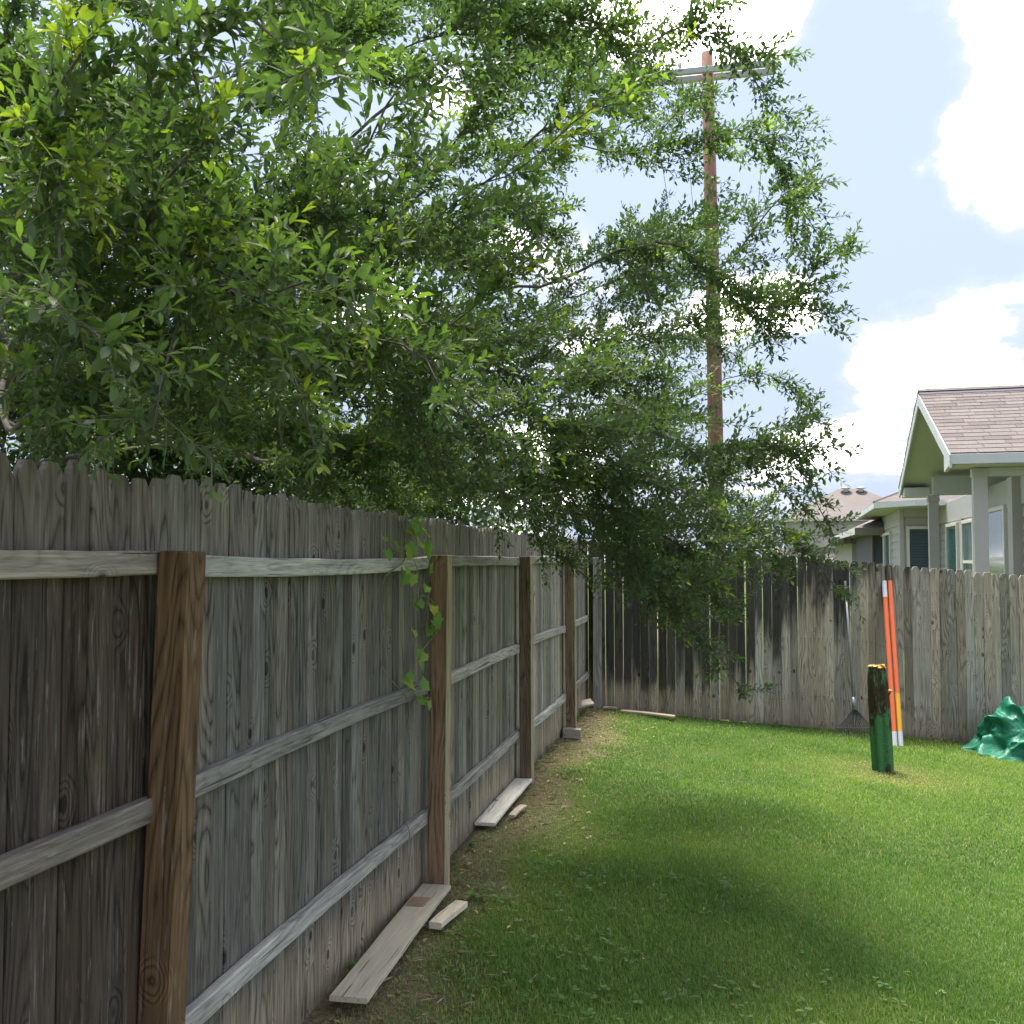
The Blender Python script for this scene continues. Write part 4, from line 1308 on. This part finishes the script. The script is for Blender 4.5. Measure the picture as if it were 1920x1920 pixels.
# ------------------------------------------------------------------ leaf rake
M['steel'] = simple('rake_steel', (0.22, 0.225, 0.24), 0.5, 0.3, var=0.15, scale=40)
M['black_grip'] = simple('black_grip', (0.03, 0.032, 0.04), 0.6)
M['tine'] = simple('dark_wire', (0.07, 0.07, 0.07), 0.5, 0.4)
rk = empty('leaf_rake', (3.58, 10.66, -0.23))
tag(rk, 'wire leaf rake with a grey handle leaning head down against the back fence', 'rake')
f0, top = Vector((0.008, 0.06, 0.33)), Vector((0.048, 0.40, 1.62))
MB().tube([f0, f0.lerp(top, 0.5), f0.lerp(top, 0.90)], [0.012, 0.012, 0.0125], 10).build('handle', M['steel'], rk, smooth=True)
MB().tube([f0.lerp(top, 0.87), f0.lerp(top, 0.9), top], [0.014, 0.018, 0.017], 10).build('grip', M['black_grip'], rk, smooth=True)
MB().tube([f0 + Vector((0, -.01, -.05)), f0 + Vector((0, 0, .02)), f0 + Vector((0.002, .015, .08))], [0.026, 0.022, 0.014], 10).build('ferrule', M['steel'], rk, smooth=True)
MB().tube([(-0.19, -0.002, 0.098), (0.19, -0.002, 0.098)], 0.006, 6).build('brace_bar', M['tine'], rk)
for j in range(16):
    f = j / 15 - 0.5
    x1 = f * 0.38
    p0 = f0 + Vector((f * 0.03, -.015, -0.04))
    MB().tube([p0, (x1 * 0.55, 0.02, 0.19), (x1, 0.002, 0.10), (x1 * 1.06, -0.01, 0.05), (x1 * 1.08, -0.05, 0.005)], [0.0034] * 4 + [0.0026], 4).build('tine', M['tine'], rk)

# a loop of stray wire in the grass
ring_pts = [(0.08 * math.cos(a_), 0.02 * math.sin(a_ * 2), 0.075 + 0.08 * math.sin(a_)) for a_ in [2 * math.pi * k / 24 - 0.4 for k in range(22)]] + [(0.16, -0.03, 0.02), (0.26, -0.05, 0.012), (0.36, -0.04, 0.01)]
wl = MB().tube(ring_pts, 0.004, 6).build('wire_loop', M['vine_stem'], None, loc=(4.44, 10.95, -0.29), smooth=True)
tag(wl, 'loop of stray wire in the grass at the fence foot between poles and tarp', 'wire')

# ------------------------------------------------------------------ crumpled green tarpaulin
m, t, b = material('green_tarp')
tc = t.node('ShaderNodeTexCoord').outputs['Object']
nz = t.noise(tc, 5, 4, 0.6)
nf = t.noise(tc, 22, 3, 0.55, 0.8)
t.l.new(t.ramp(nz, [(0.3, (0.007, 0.125, 0.068)), (0.7, (0.012, 0.185, 0.10))]), b.inputs['Base Color'])
b.inputs['Roughness'].default_value = 0.42
b.inputs['Specular IOR Level'].default_value = 0.4
bp = t.node('ShaderNodeBump')
bp.inputs['Strength'].default_value = 0.55
bp.inputs['Distance'].default_value = 0.02
t.put(bp.inputs['Height'], t.math('ABSOLUTE', t.math('SUBTRACT', nf, 0.5)))
t.l.new(bp.outputs[0], b.inputs['Normal'])
M['tarp'] = m
NT_, NR_ = 150, 64
tv = []


def rid(p, s):
    return 1 - abs(mnoise.noise(p * s)) * 2


for i in range(NR_):
    f = i / (NR_ - 1)
    for j in range(NT_):
        a_ = 2 * math.pi * j / NT_
        ph = f * math.pi / 2
        q = Vector((math.cos(a_) * math.sin(ph), math.sin(a_) * math.sin(ph), math.cos(ph)))
        wq = q + Vector((mnoise.noise(q * 2.0), mnoise.noise(q * 2.0 + Vector((5, 0, 0))), mnoise.noise(q * 2 + Vector((0, 7, 0))))) * 0.35
        r1 = max(0, rid(wq + Vector((3, 1, 2)), 1.35)) ** 2.2
        r2 = max(0, rid(wq + Vector((9, 4, 1)), 2.4)) ** 2.0
        r_ = 0.90 + 0.20 * r1 + 0.10 * r2 * min(1.0, f * 1.5) + 0.02 * (rid(wq, 7) - 0.5)
        # long swags that run round the heap
        r_ += 0.05 * math.sin(a_ * 2 + 9 * q.z + 2 * mnoise.noise(q * 1.5)) * math.sin(ph)
        flare = 1 + 0.20 * max(0, f - 0.80) / 0.2 * (0.7 + 0.6 * math.sin(9 * a_ + 3 * math.sin(2 * a_)))
        wide = max(1e-3, math.sin(ph)) ** -0.42
        x, y, z = q.x * wide * 0.50 * r_ * flare, q.y * wide * 0.38 * r_ * flare, q.z * 0.43 * r_
        # one pinched corner of cloth standing up
        dpk = math.hypot(x + 0.20, y + 0.02)
        z += 0.13 * max(0, 1 - math.hypot((x + 0.20) / 0.07, (y + 0.02) / 0.22)) ** 0.8 + 0.04 * max(0, 1 - dpk / 0.3)
        z = max(z, 0.0) + (0.02 * (0.5 + 0.5 * math.sin(11 * a_)) if f > 0.93 else 0)
        tv.append((x, y, z - 0.012 * f))
tfc = [(i * NT_ + j, i * NT_ + (j + 1) % NT_, (i + 1) * NT_ + (j + 1) % NT_, (i + 1) * NT_ + j) for i in range(NR_ - 1) for j in range(NT_)]
tarp = MB().add(tv, tfc).build('tarpaulin', M['tarp'], None, loc=(5.30, 10.48, -0.375), smooth=True)
tag(tarp, 'crumpled heap of shiny green tarpaulin on the grass by the back fence', 'tarpaulin')

# ------------------------------------------------------------------ utility pole beyond the fence
up = empty('utility_pole', (4.07, 20.0, -0.5))
tag(up, 'tall brown wooden utility pole with a double crossarm rising behind the oak branches', 'utility pole')
M['pole_wood'] = wood_material('creosote_pole', 0.5, 0.3, knots=0.3)
MB().tube([(0, 0, -0.2), (-0.02, 0, 3), (-0.06, 0, 7.5), (-0.13, 0, 12.35)], [0.165, 0.155, 0.14, 0.115], 14).build('shaft', M['pole_wood'], up, color=(0.23, 0.125, 0.095), smooth=True)
ld = Vector((0.21, 0.978, 0)).normalized()
ax = Vector((ld.y, -ld.x, 0))
M['galv'] = simple('galvanised_grey', (0.42, 0.43, 0.43), 0.6, 0.2)
M['ceramic'] = simple('insulator_glaze', (0.35, 0.34, 0.34), 0.3)
M['cable'] = simple('cable_black', (0.05, 0.05, 0.06), 0.6)
azr = math.atan2(ax.y, ax.x)
for k in (-1, 1):
    p = Vector((-0.125, 0, 11.92)) + ld * 0.17 * k
    MB().bevel_box(-1.30, 1.30, -0.045, 0.045, -0.06, 0.06, 0.006).build('crossarm', M['galv'], up, loc=p, rot=(0, 0, azr))
wire_starts = []
for s_ in (-1.2, -0.55, 1.2):
    p = Vector((-0.125, 0, 11.98)) + ax * s_
    MB().tube([p + Vector((0, 0, -.02)), p + Vector((0, 0, .08)), p + Vector((0, 0, .11)), p + Vector((0, 0, .2))], [0.02, 0.05, 0.035, 0.045], 10).build('insulator', M['ceramic'], up, smooth=True)
    wire_starts.append(Vector((4.07, 20, -0.5)) + p + Vector((0, 0, 0.2)))
names = ('leftmost', 'middle', 'rightmost')
for p, nm in zip(wire_starts, names):
    pts = []
    for k in range(41):
        d_ = -45 + 90 * k / 40
        sp = 45.0
        f = abs(d_) / sp
        pts.append(p + ld * d_ + Vector((0, 0, -4 * 0.7 * f * (1 - f))))
    o = MB().tube([q - p for q in pts], 0.007, 5).build('power_line', M['cable'], None, loc=p)
    tag(o, nm + ' thin power line strung over the crossarm of the utility pole', 'cable', 'power lines on the utility pole')

# ------------------------------------------------------------------ house behind the back fence
m, t, b = material('asphalt_shingle')
oi = t.node('ShaderNodeObjectInfo')
tc = t.node('ShaderNodeTexCoord').outputs['Object']
nf = t.noise(t.vmath('ADD', tc, t.comb(t.math('MULTIPLY', oi.outputs['Random'], 40), 0, 0)), 55, 4, 0.7)
pr = t.math('ADD', 0.84, t.math('MULTIPLY', oi.outputs['Random'], 0.36))
c = t.mix(1.0, t.ramp(nf, [(0.3, (0.125, 0.105, 0.098)), (0.7, (0.205, 0.178, 0.166))]), t.comb(pr, pr, pr), 'MULTIPLY')
t.l.new(c, b.inputs['Base Color'])
b.inputs['Roughness'].default_value = 0.95
b.inputs['Specular IOR Level'].default_value = 0.15
M['shingle'] = m
M['siding'] = simple('taupe_siding', (0.40, 0.385, 0.36), 0.7, var=0.05, scale=12)
M['trim'] = simple('grey_trim', (0.43, 0.415, 0.39), 0.65, var=0.05, scale=10)
M['fascia'] = simple('pale_fascia', (0.60, 0.61, 0.60), 0.6, var=0.05, scale=8)
M['soffit'] = simple('soffit_board', (0.50, 0.53, 0.51), 0.75, var=0.04, scale=8)
M['wframe'] = simple('cream_window_frame', (0.66, 0.63, 0.55), 0.5, var=0.04)
M['ridge_dark'] = simple('dark_ridge_vent', (0.09, 0.085, 0.11), 0.8)
M['navy'] = simple('slate_blue_siding', (0.10, 0.105, 0.13), 0.8)
M['blind'] = simple('dark_blind_slat', (0.06, 0.085, 0.10), 0.5)
m, t, b = material('window_glass')
tc = t.node('ShaderNodeTexCoord').outputs['Object']
t.l.new(t.ramp(t.noise(tc, 1.2, 3, 0.5), [(0.35, (0.035, 0.095, 0.09)), (0.7, (0.07, 0.15, 0.14))]), b.inputs['Base Color'])
b.inputs['Roughness'].default_value = 0.12
b.inputs['Specular IOR Level'].default_value = 0.2
M['glass'] = m

HZ = -0.5
house = empty('house', (5.66, 13.0, 0.0), math.atan2(-0.267, 0.964))
tag(house, 'taupe sided house with a gabled porch roof and square columns behind the back fence', 'house')


def sub(name, mat, x0, x1, y0, y1, z0, z1, parent=None, c=0.004):
    return MB().bevel_box(x0, x1, y0, y1, z0, z1, c).build(name, M[mat], parent or house)


w1 = MB().box(1.42, 9.0, 1.0, 19.0, HZ, 2.93).build('wall', M['siding'], house)
w2 = MB().box(0.54, 1.415, 12.02, 19.0, HZ, 2.925).build('wall', M['siding'], house)


def lap(parent, axis, wall, a0, a1, z0, n):
    """clapboards: axis 'x' = wall faces -x (runs along y); axis 'y' = wall faces -y (runs along x)"""
    prof = [(0.0, 0.0), (-0.034, 0.0), (-0.007, 0.198), (0.0, 0.198)]
    if axis == 'x':
        rings = [[(p_, a_, z) for p_, z in prof] for a_ in (a0, a1)]
    else:
        rings = [[(a_, p_, z) for p_, z in prof] for a_ in (a0, a1)]
    me = MB().loft(rings, caps=True).mesh('siding_board', M['siding'])
    for k in range(n):
        loc = (wall, 0, z0 + 0.19 * k) if axis == 'x' else (0, wall, z0 + 0.19 * k)
        link('siding_board', me, parent, loc)


lap(w1, 'x', 1.42, 1.0, 12.0, 0.75, 9)
lap(w2, 'y', 12.02, 0.56, 1.40, 0.75, 10)
lap(w2, 'x', 0.54, 12.04, 19.0, 0.75, 10)
sub('frieze_board', 'trim', 1.375, 1.419, 1.0, 11.99, 2.47, 2.92, w1)
sub('frieze_board', 'trim', 0.60, 1.37, 11.975, 12.018, 2.66, 2.92, w2)
sub('corner_board', 'trim', 0.495, 0.60, 11.965, 12.12, HZ, 2.92, w2)
sub('corner_board', 'trim', 1.37, 1.417, 3.62, 3.80, HZ, 2.9, w1)
sub('pilaster', 'trim', 1.25, 1.416, 2.9, 3.25, HZ, 2.9, w1)
sub('dark_strip', 'ridge_dark', 1.345, 1.40, 3.50, 3.58, HZ, 2.5, w1)  # narrow dark strip up the wall beside the corner board


def window_x(parent, wall, y0, y1, z0, z1, mull=False):
    """window in a wall facing -x"""
    f = 0.07
    wn = MB().box(wall - 0.035, wall + 0.01, y0 + f, y1 - f, z0 + f, z1 - f).build('window', M['glass'], parent)
    for (a0, a1, b0, b1) in ((y0, y1, z0, z0 + f), (y0, y1, z1 - f, z1), (y0, y0 + f, z0 + f, z1 - f), (y1 - f, y1, z0 + f, z1 - f)):
        MB().bevel_box(wall - 0.065, wall + 0.01, a0, a1, b0, b1, 0.004).build('frame', M['wframe'], wn)
    if mull:
        zm = z0 + (z1 - z0) * 0.5
        MB().box(wall - 0.055, wall - 0.0, y0 + f, y1 - f, zm - .03, zm + .03).build('sash_bar', M['wframe'], wn)
    return wn


window_x(w1, 1.395, 4.0, 5.78, 0.75, 2.52, True)
window_x(w1, 1.395, 7.0, 8.35, 0.75, 2.42, True)
window_x(w1, 1.395, 9.0, 10.6, 0.75, 2.42)
window_x(w2, 0.515, 14.2, 16.0, 0.8, 2.36)
window_x(w2, 0.515, 16.15, 18.0, 0.8, 2.36)
# casing strips between the windows
sub('casing', 'trim', 1.365, 1.404, 8.62, 8.80, HZ, 2.465, w1)
sub('casing', 'trim', 1.365, 1.404, 6.3, 6.5, HZ, 2.465, w1)
# the window with blinds, facing the yard
bw = MB().box(0.72, 1.16, 11.982, 12.012, 0.85, 2.36).build('window', M['glass'], w2)
for (a0, a1, b0, b1) in ((0.65, 1.23, 2.36, 2.43), (0.65, 1.23, 0.78, 0.85), (0.65, 0.72, 0.85, 2.36), (1.16, 1.23, 0.85, 2.36)):
    MB().bevel_box(a0, a1, 11.940, 12.01, b0, b1, 0.004).build('frame', M['wframe'], bw)
for k in range(22):
    z = 0.90 + k * 0.066
    MB().add([(0.725, 11.960, z), (1.155, 11.960, z), (1.155, 11.976, z + 0.045), (0.725, 11.976, z + 0.045), (0.725, 11.964, z), (1.155, 11.964, z), (1.155, 11.9795, z + 0.045), (0.725, 11.9795, z + 0.045)],
             [(0, 1, 2, 3), (5, 4, 7, 6), (0, 4, 5, 1), (3, 2, 6, 7), (0, 3, 7, 4), (1, 5, 6, 2)]).build('blind_slat', M['blind'], bw)

# porch roof: two slopes, open gable on the left
EZ, RZ, SP = 2.985, 4.27, 6.43
RW = SP / 2
sl_ = (RZ - EZ) / RW
roof = MB()
tk = 0.10
for sgn in (0, 1):
    ya, yb = (0.0, RW) if sgn == 0 else (SP, RW)
    vs = [(0.0, ya, EZ - tk), (8, ya, EZ - tk), (8, yb, RZ - tk), (0.0, yb, RZ - tk), (0.0, ya, EZ), (8, ya, EZ), (8, yb, RZ), (0.0, yb, RZ)]
    fs = [(0, 1, 2, 3), (4, 7, 6, 5), (0, 4, 5, 1), (0, 3, 7, 4), (1, 5, 6, 2)]
    if sgn:
        fs = [f[::-1] for f in fs]
    roof.add(vs, fs)
roof = roof.build('roof', M['soffit'], house)
slen = math.hypot(RW, RZ - EZ)
rows = 18
ex = slen / rows
ang = math.atan2(RZ - EZ, RW)
tabw = 0.335
smesh = []
for k in range(4):
    wdt = tabw - 0.006
    smesh.append(MB().add([(0, 0, 0.010), (wdt, 0, 0.010), (wdt, ex * 1.12, 0.003), (0, ex * 1.12, 0.003), (0, 0, 0.001), (wdt, 0, 0.001)], [(0, 1, 2, 3), (4, 5, 1, 0), (0, 3, 4), (1, 5, 2)]).mesh('shingle', M['shingle']))
for r_ in range(rows):
    offx = (0.5 if r_ % 2 else 0.0) * tabw + 0.07 * math.sin(r_ * 2.1)
    x = -0.015 - offx - tabw
    while x < 3.9:
        x0 = max(x, -0.015)
        if x + tabw > -0.012:
            y = ex * r_ * math.cos(ang) - 0.02
            z = EZ + ex * r_ * math.sin(ang) + 0.004
            o = link('shingle', smesh[r_ % 4], roof, (x0, y, z + random.uniform(0, 0.002)), (ang, 0, 0))
            if x < x0:
                o.scale = ((x + tabw - x0) / tabw, 1, 1)
        x += tabw
MB().add([(3.9, -0.02, EZ + .006), (8, -0.02, EZ + .006), (8, RW, RZ + .008), (3.9, RW, RZ + .008)], [(0, 1, 2, 3)]).build('shingle_course', M['shingle'], roof)
MB().add([(-0.02, SP + .02, EZ + .006), (8, SP + .02, EZ + .006), (8, RW, RZ + .008), (-0.02, RW, RZ + .008)], [(3, 2, 1, 0)]).build('shingle_course', M['shingle'], roof)
# ridge: cap over a dark vent strip
MB().add([(-0.02, RW - 0.14, RZ - 0.045 + .02), (8, RW - 0.14, RZ - 0.045 + .02), (8, RW - .02, RZ + 0.05), (-0.02, RW - .02, RZ + 0.05), (8, RW + 0.14, RZ - 0.025), (-0.02, RW + 0.14, RZ - 0.025)], [(0, 1, 2, 3), (3, 2, 4, 5), (0, 3, 5)]).build('ridge_vent', M['ridge_dark'], roof)
MB().add([(-0.03, RW - 0.075, RZ + 0.035), (8, RW - 0.075, RZ + 0.035), (8, RW, RZ + 0.085), (-0.03, RW, RZ + 0.085), (8, RW + 0.13, RZ + 0.03), (-0.03, RW + 0.13, RZ + 0.03)], [(0, 1, 2, 3), (3, 2, 4, 5), (0, 3, 5)]).build('ridge_cap', M['shingle'], roof)


def rake(y0, z0, y1, z1, wd):
    vs = []
    for x in (-0.028, -0.002):
        vs += [(x, y0, z0 - wd), (x, y1, z1 - wd * 1.05), (x, y1, z1), (x, y0, z0)]
    return MB().add(vs, [(0, 3, 2, 1), (4, 5, 6, 7), (0, 1, 5, 4), (3, 7, 6, 2), (0, 4, 7, 3), (1, 2, 6, 5)]).build('rake_board', M['fascia'], roof)


rake(-0.03, EZ - 0.012, RW, RZ, 0.17)
rake(SP + 0.03, EZ - 0.012, RW + 0.002, RZ, 0.17)
# dark shingle edge on the far rake
MB().add([(-0.034, SP + .05, EZ - 0.005), (-0.034, RW, RZ + 0.012), (-0.034, RW, RZ + 0.04), (-0.034, SP + .05, EZ + 0.022), (0.0, SP + .05, EZ - 0.005), (0.0, RW, RZ + 0.012), (0.0, RW, RZ + 0.04), (0.0, SP + .05, EZ + 0.022)], [(0, 1, 2, 3), (7, 6, 5, 4), (0, 4, 5, 1), (3, 2, 6, 7)]).build('drip_edge', M['ridge_dark'], roof)
sub('fascia', 'fascia', -0.028, 8.0, -0.03, -0.002, EZ - 0.135, EZ - 0.004, roof)
sub('fascia', 'fascia', -0.028, 8.0, SP + 0.002, SP + 0.03, EZ - 0.135, EZ - 0.004, roof)
# boxed eaves
MB().add([(-0.026, -0.004, EZ - .135), (-0.026, 0.50, EZ - .135 - 0.06), (-0.026, 0.50, EZ + 0.06), (-0.026, -0.004, EZ - .02), (0.02, -0.004, EZ - .135), (0.02, 0.5, EZ - .195), (0.02, 0.5, EZ + 0.06), (0.02, -0.004, EZ - .02)], [(0, 3, 2, 1), (4, 5, 6, 7), (0, 1, 5, 4), (3, 7, 6, 2), (1, 2, 6, 5)]).build('eave_return', M['fascia'], roof)
sub('soffit_panel', 'soffit', 0.03, 8.0, 0.002, 0.55, EZ - 0.150, EZ - 0.136, roof)
sub('eave_box', 'fascia', 0.02, 0.46, 5.98, SP - 0.01, 2.79, 2.96, roof)
sub('beam', 'soffit', 0.465, 8.0, 5.52, 5.72, 2.79, 3.12)
sub('beam', 'soffit', 0.50, 8.0, 0.38, 0.54, 2.72, 2.832)
for (cx, cy, top_) in ((0.40, 0.46, 2.832), (0.47, 5.62, 2.79)):
    cl = sub('column', 'trim', cx - 0.085, cx + 0.085, cy - 0.085, cy + 0.085, HZ, top_ - 0.002)
    sub('capital', 'trim', cx - 0.098, cx + 0.098, cy - 0.098, cy + 0.098, top_ - 0.12, top_ - 0.004, cl)

# lower hip roof over the bay beyond the porch
hip = MB()
E0, E1, E2, E3 = (-0.1, 19.5, 3.0), (-0.1, 11.7, 3.0), (0.7, 10.65, 3.0), (3.0, 10.65, 3.0)
Q1, Q0, Q3 = (3.2, 14.8, 4.35), (3.2, 19.5, 4.35), (3.2, 14.0, 4.35)
hip.add([E0, E1, E2, E3, Q0, Q1, Q3], [(0, 1, 5, 4), (1, 2, 5), (2, 3, 6, 5)])
hip = hip.build('roof', M['shingle'], house)
sf = MB()
e = [(-0.1, 19.5), (-0.1, 11.7), (0.7, 10.65), (1.5, 10.65), (1.5, 12.0), (0.6, 12.1), (0.6, 19.5)]
sf.add([(x, y, 2.87) for x, y in e], [tuple(range(7))]).build('soffit_panel', M['soffit'], hip)
fb = MB()
ring = [(-0.1, 19.5), (-0.1, 11.7), (0.7, 10.65), (3.0, 10.65)]
inn = [(-0.07, 19.5), (-0.07, 11.71), (0.715, 10.68), (3.0, 10.68)]
fb.loft([[(x, y, 2.86) for x, y in ring], [(x, y, 2.995) for x, y in ring], [(x, y, 2.995) for x, y in inn], [(x, y, 2.86) for x, y in inn]], closed=False)
fb.build('fascia', M['fascia'], hip)
MB().tube([(-0.1, 11.7, 3.01), (1.5, 13.2, 3.66)], 0.03, 5).build('hip_cap', M['shingle'], hip)

# ------------------------------------------------------------------ neighbouring houses farther off
M['tan'] = simple('tan_siding', (0.42, 0.39, 0.35), 0.8, var=0.05)
M['brown_trim'] = simple('brown_trim', (0.21, 0.18, 0.155), 0.8, var=0.05)
M['far_roof'] = simple('far_brown_roof', (0.17, 0.145, 0.135), 0.95, var=0.15, scale=6)
M['white_gutter'] = simple('white_gutter', (0.62, 0.62, 0.60), 0.6)


def hip_roof(parent, x0, x1, y0, y1, ze, zr, inset, mat, oh=0.4):
    X0, X1, Y0, Y1 = x0 - oh, x1 + oh, y0 - oh, y1 + oh
    ym = (Y0 + Y1) / 2
    vs = [(X0, Y0, ze), (X1, Y0, ze), (X1, Y1, ze), (X0, Y1, ze), (X0 + inset, ym, zr), (X1 - inset, ym, zr), (X0, Y0, ze - .16), (X1, Y0, ze - .16), (X1, Y1, ze - .16), (X0, Y1, ze - .16)]
    o = MB().add(vs, [(0, 1, 5, 4), (1, 2, 5), (2, 3, 4, 5), (3, 0, 4), (6, 9, 8, 7)]).build('roof', M[mat], parent)
    g = MB()
    g.loft([[(X0 - .02, Y0 - .02, ze - .17), (X1 + .02, Y0 - .02, ze - .17), (X1 + .02, Y1, ze - .17), (X0 - .02, Y1, ze - .17)], [(X0 - .02, Y0 - .02, ze + .01), (X1 + .02, Y0 - .02, ze + .01), (X1 + .02, Y1, ze + .01), (X0 - .02, Y1, ze + .01)]])
    g.build('gutter', M['white_gutter'], o)
    return o


hb = empty('house', (20.1, 74.0, -1.0), R(-14))
tag(hb, 'distant two-storey tan house with a brown hip roof and two roof vents', 'house')
wl_ = MB().box(0, 9.5, 0, 9, -1, 5.45).build('wall', M['tan'], hb)
for k in range(11):
    MB().add([(-0.0, -0.012, 2.9 + .23 * k), (9.5, -0.012, 2.9 + .23 * k), (9.5, -0.004, 3.11 + .23 * k), (0, -0.004, 3.11 + .23 * k)], [(0, 1, 2, 3)]).build('siding_board', M['tan'], wl_)
rf = hip_roof(hb, 0, 9.5, 0, 9, 5.6, 8.05, 4.3, 'far_roof')
for x in (4.4, 5.5):
    MB().tube([(x, 3.9, 7.75), (x, 3.9, 7.95), (x, 3.9, 8.06), (x, 3.9, 8.12)], [0.16, 0.16, 0.42, 0.2], 12).build('roof_vent', M['white_gutter'], rf, smooth=True)
lowr = MB().add([(-1.5, -2.6, 2.1), (10.5, -2.6, 2.1), (10.5, 0.0, 3.5), (-1.5, 0.0, 3.5), (-1.5, -2.6, 1.95), (10.5, -2.6, 1.95)], [(0, 1, 2, 3), (4, 5, 1, 0), (0, 3, 4), (1, 5, 2)]).build('lower_roof', M['far_roof'], hb)
MB().box(-1.55, 10.55, -2.7, -2.605, 1.90, 2.12).build('gutter', M['white_gutter'], lowr)
MB().box(-1.3, 10.3, -2.2, -0.002, -1, 1.98).build('porch_wall', M['brown_trim'], hb)
MB().box(6.4, 7.5, -2.24, -2.16, 0.2, 1.7).build('window', M['glass'], hb)

hc = empty('house', (11.25, 35.0, -0.8), R(-14))
tag(hc, 'brown-eaved single-storey house between the porch house and the distant two-storey one', 'house')
MB().box(0.5, 8, 0.5, 9, -0.5, 3.02).build('wall', M['tan'], hc)
hip_roof(hc, 0.5, 8, 0.5, 9, 3.2, 4.7, 3.2, 'far_roof', 0.55)
for (a0, a1) in ((0.75, 1.25), (1.5, 2.1)):
    wn = MB().box(a0, a1, 0.47, 0.495, 1.2, 2.55).build('window', M['glass'], hc)
    MB().box(a0 - .06, a1 + .06, 0.45, 0.468, 2.55, 2.63).build('frame', M['wframe'], wn)
    MB().box(a0 - .06, a0, 0.45, 0.468, 1.2, 2.55).build('frame', M['wframe'], wn)
    MB().box((a0 + a1) / 2 - .03, (a0 + a1) / 2 + .03, 0.45, 0.468, 1.2, 2.55).build('frame', M['wframe'], wn)
MB().box(0.0, 8.5, -0.07, -0.045, 2.98, 3.22).build('fascia', M['brown_trim'], hc)
MB().box(-0.075, -0.05, -0.07, 9.5, 2.98, 3.22).build('fascia', M['brown_trim'], hc)

hd = empty('house', (10.0, 29.0, -0.6), R(-14))
tag(hd, 'narrow slate-blue wall with a brown eave showing left of the porch house', 'house')
MB().box(0.35, 7, 0.3, 6, -0.5, 2.95).build('wall', M['navy'], hd)
hip_roof(hd, 0.35, 7, 0.3, 6, 3.12, 4.2, 2.5, 'far_roof', 0.5)
MB().box(-0.2, 7.5, -0.25, -0.225, 2.92, 3.14).build('fascia', M['brown_trim'], hd)
MB().box(0.30, 0.345, 0.25, 0.36, -0.5, 2.94).build('corner_board', M['brown_trim'], hd)
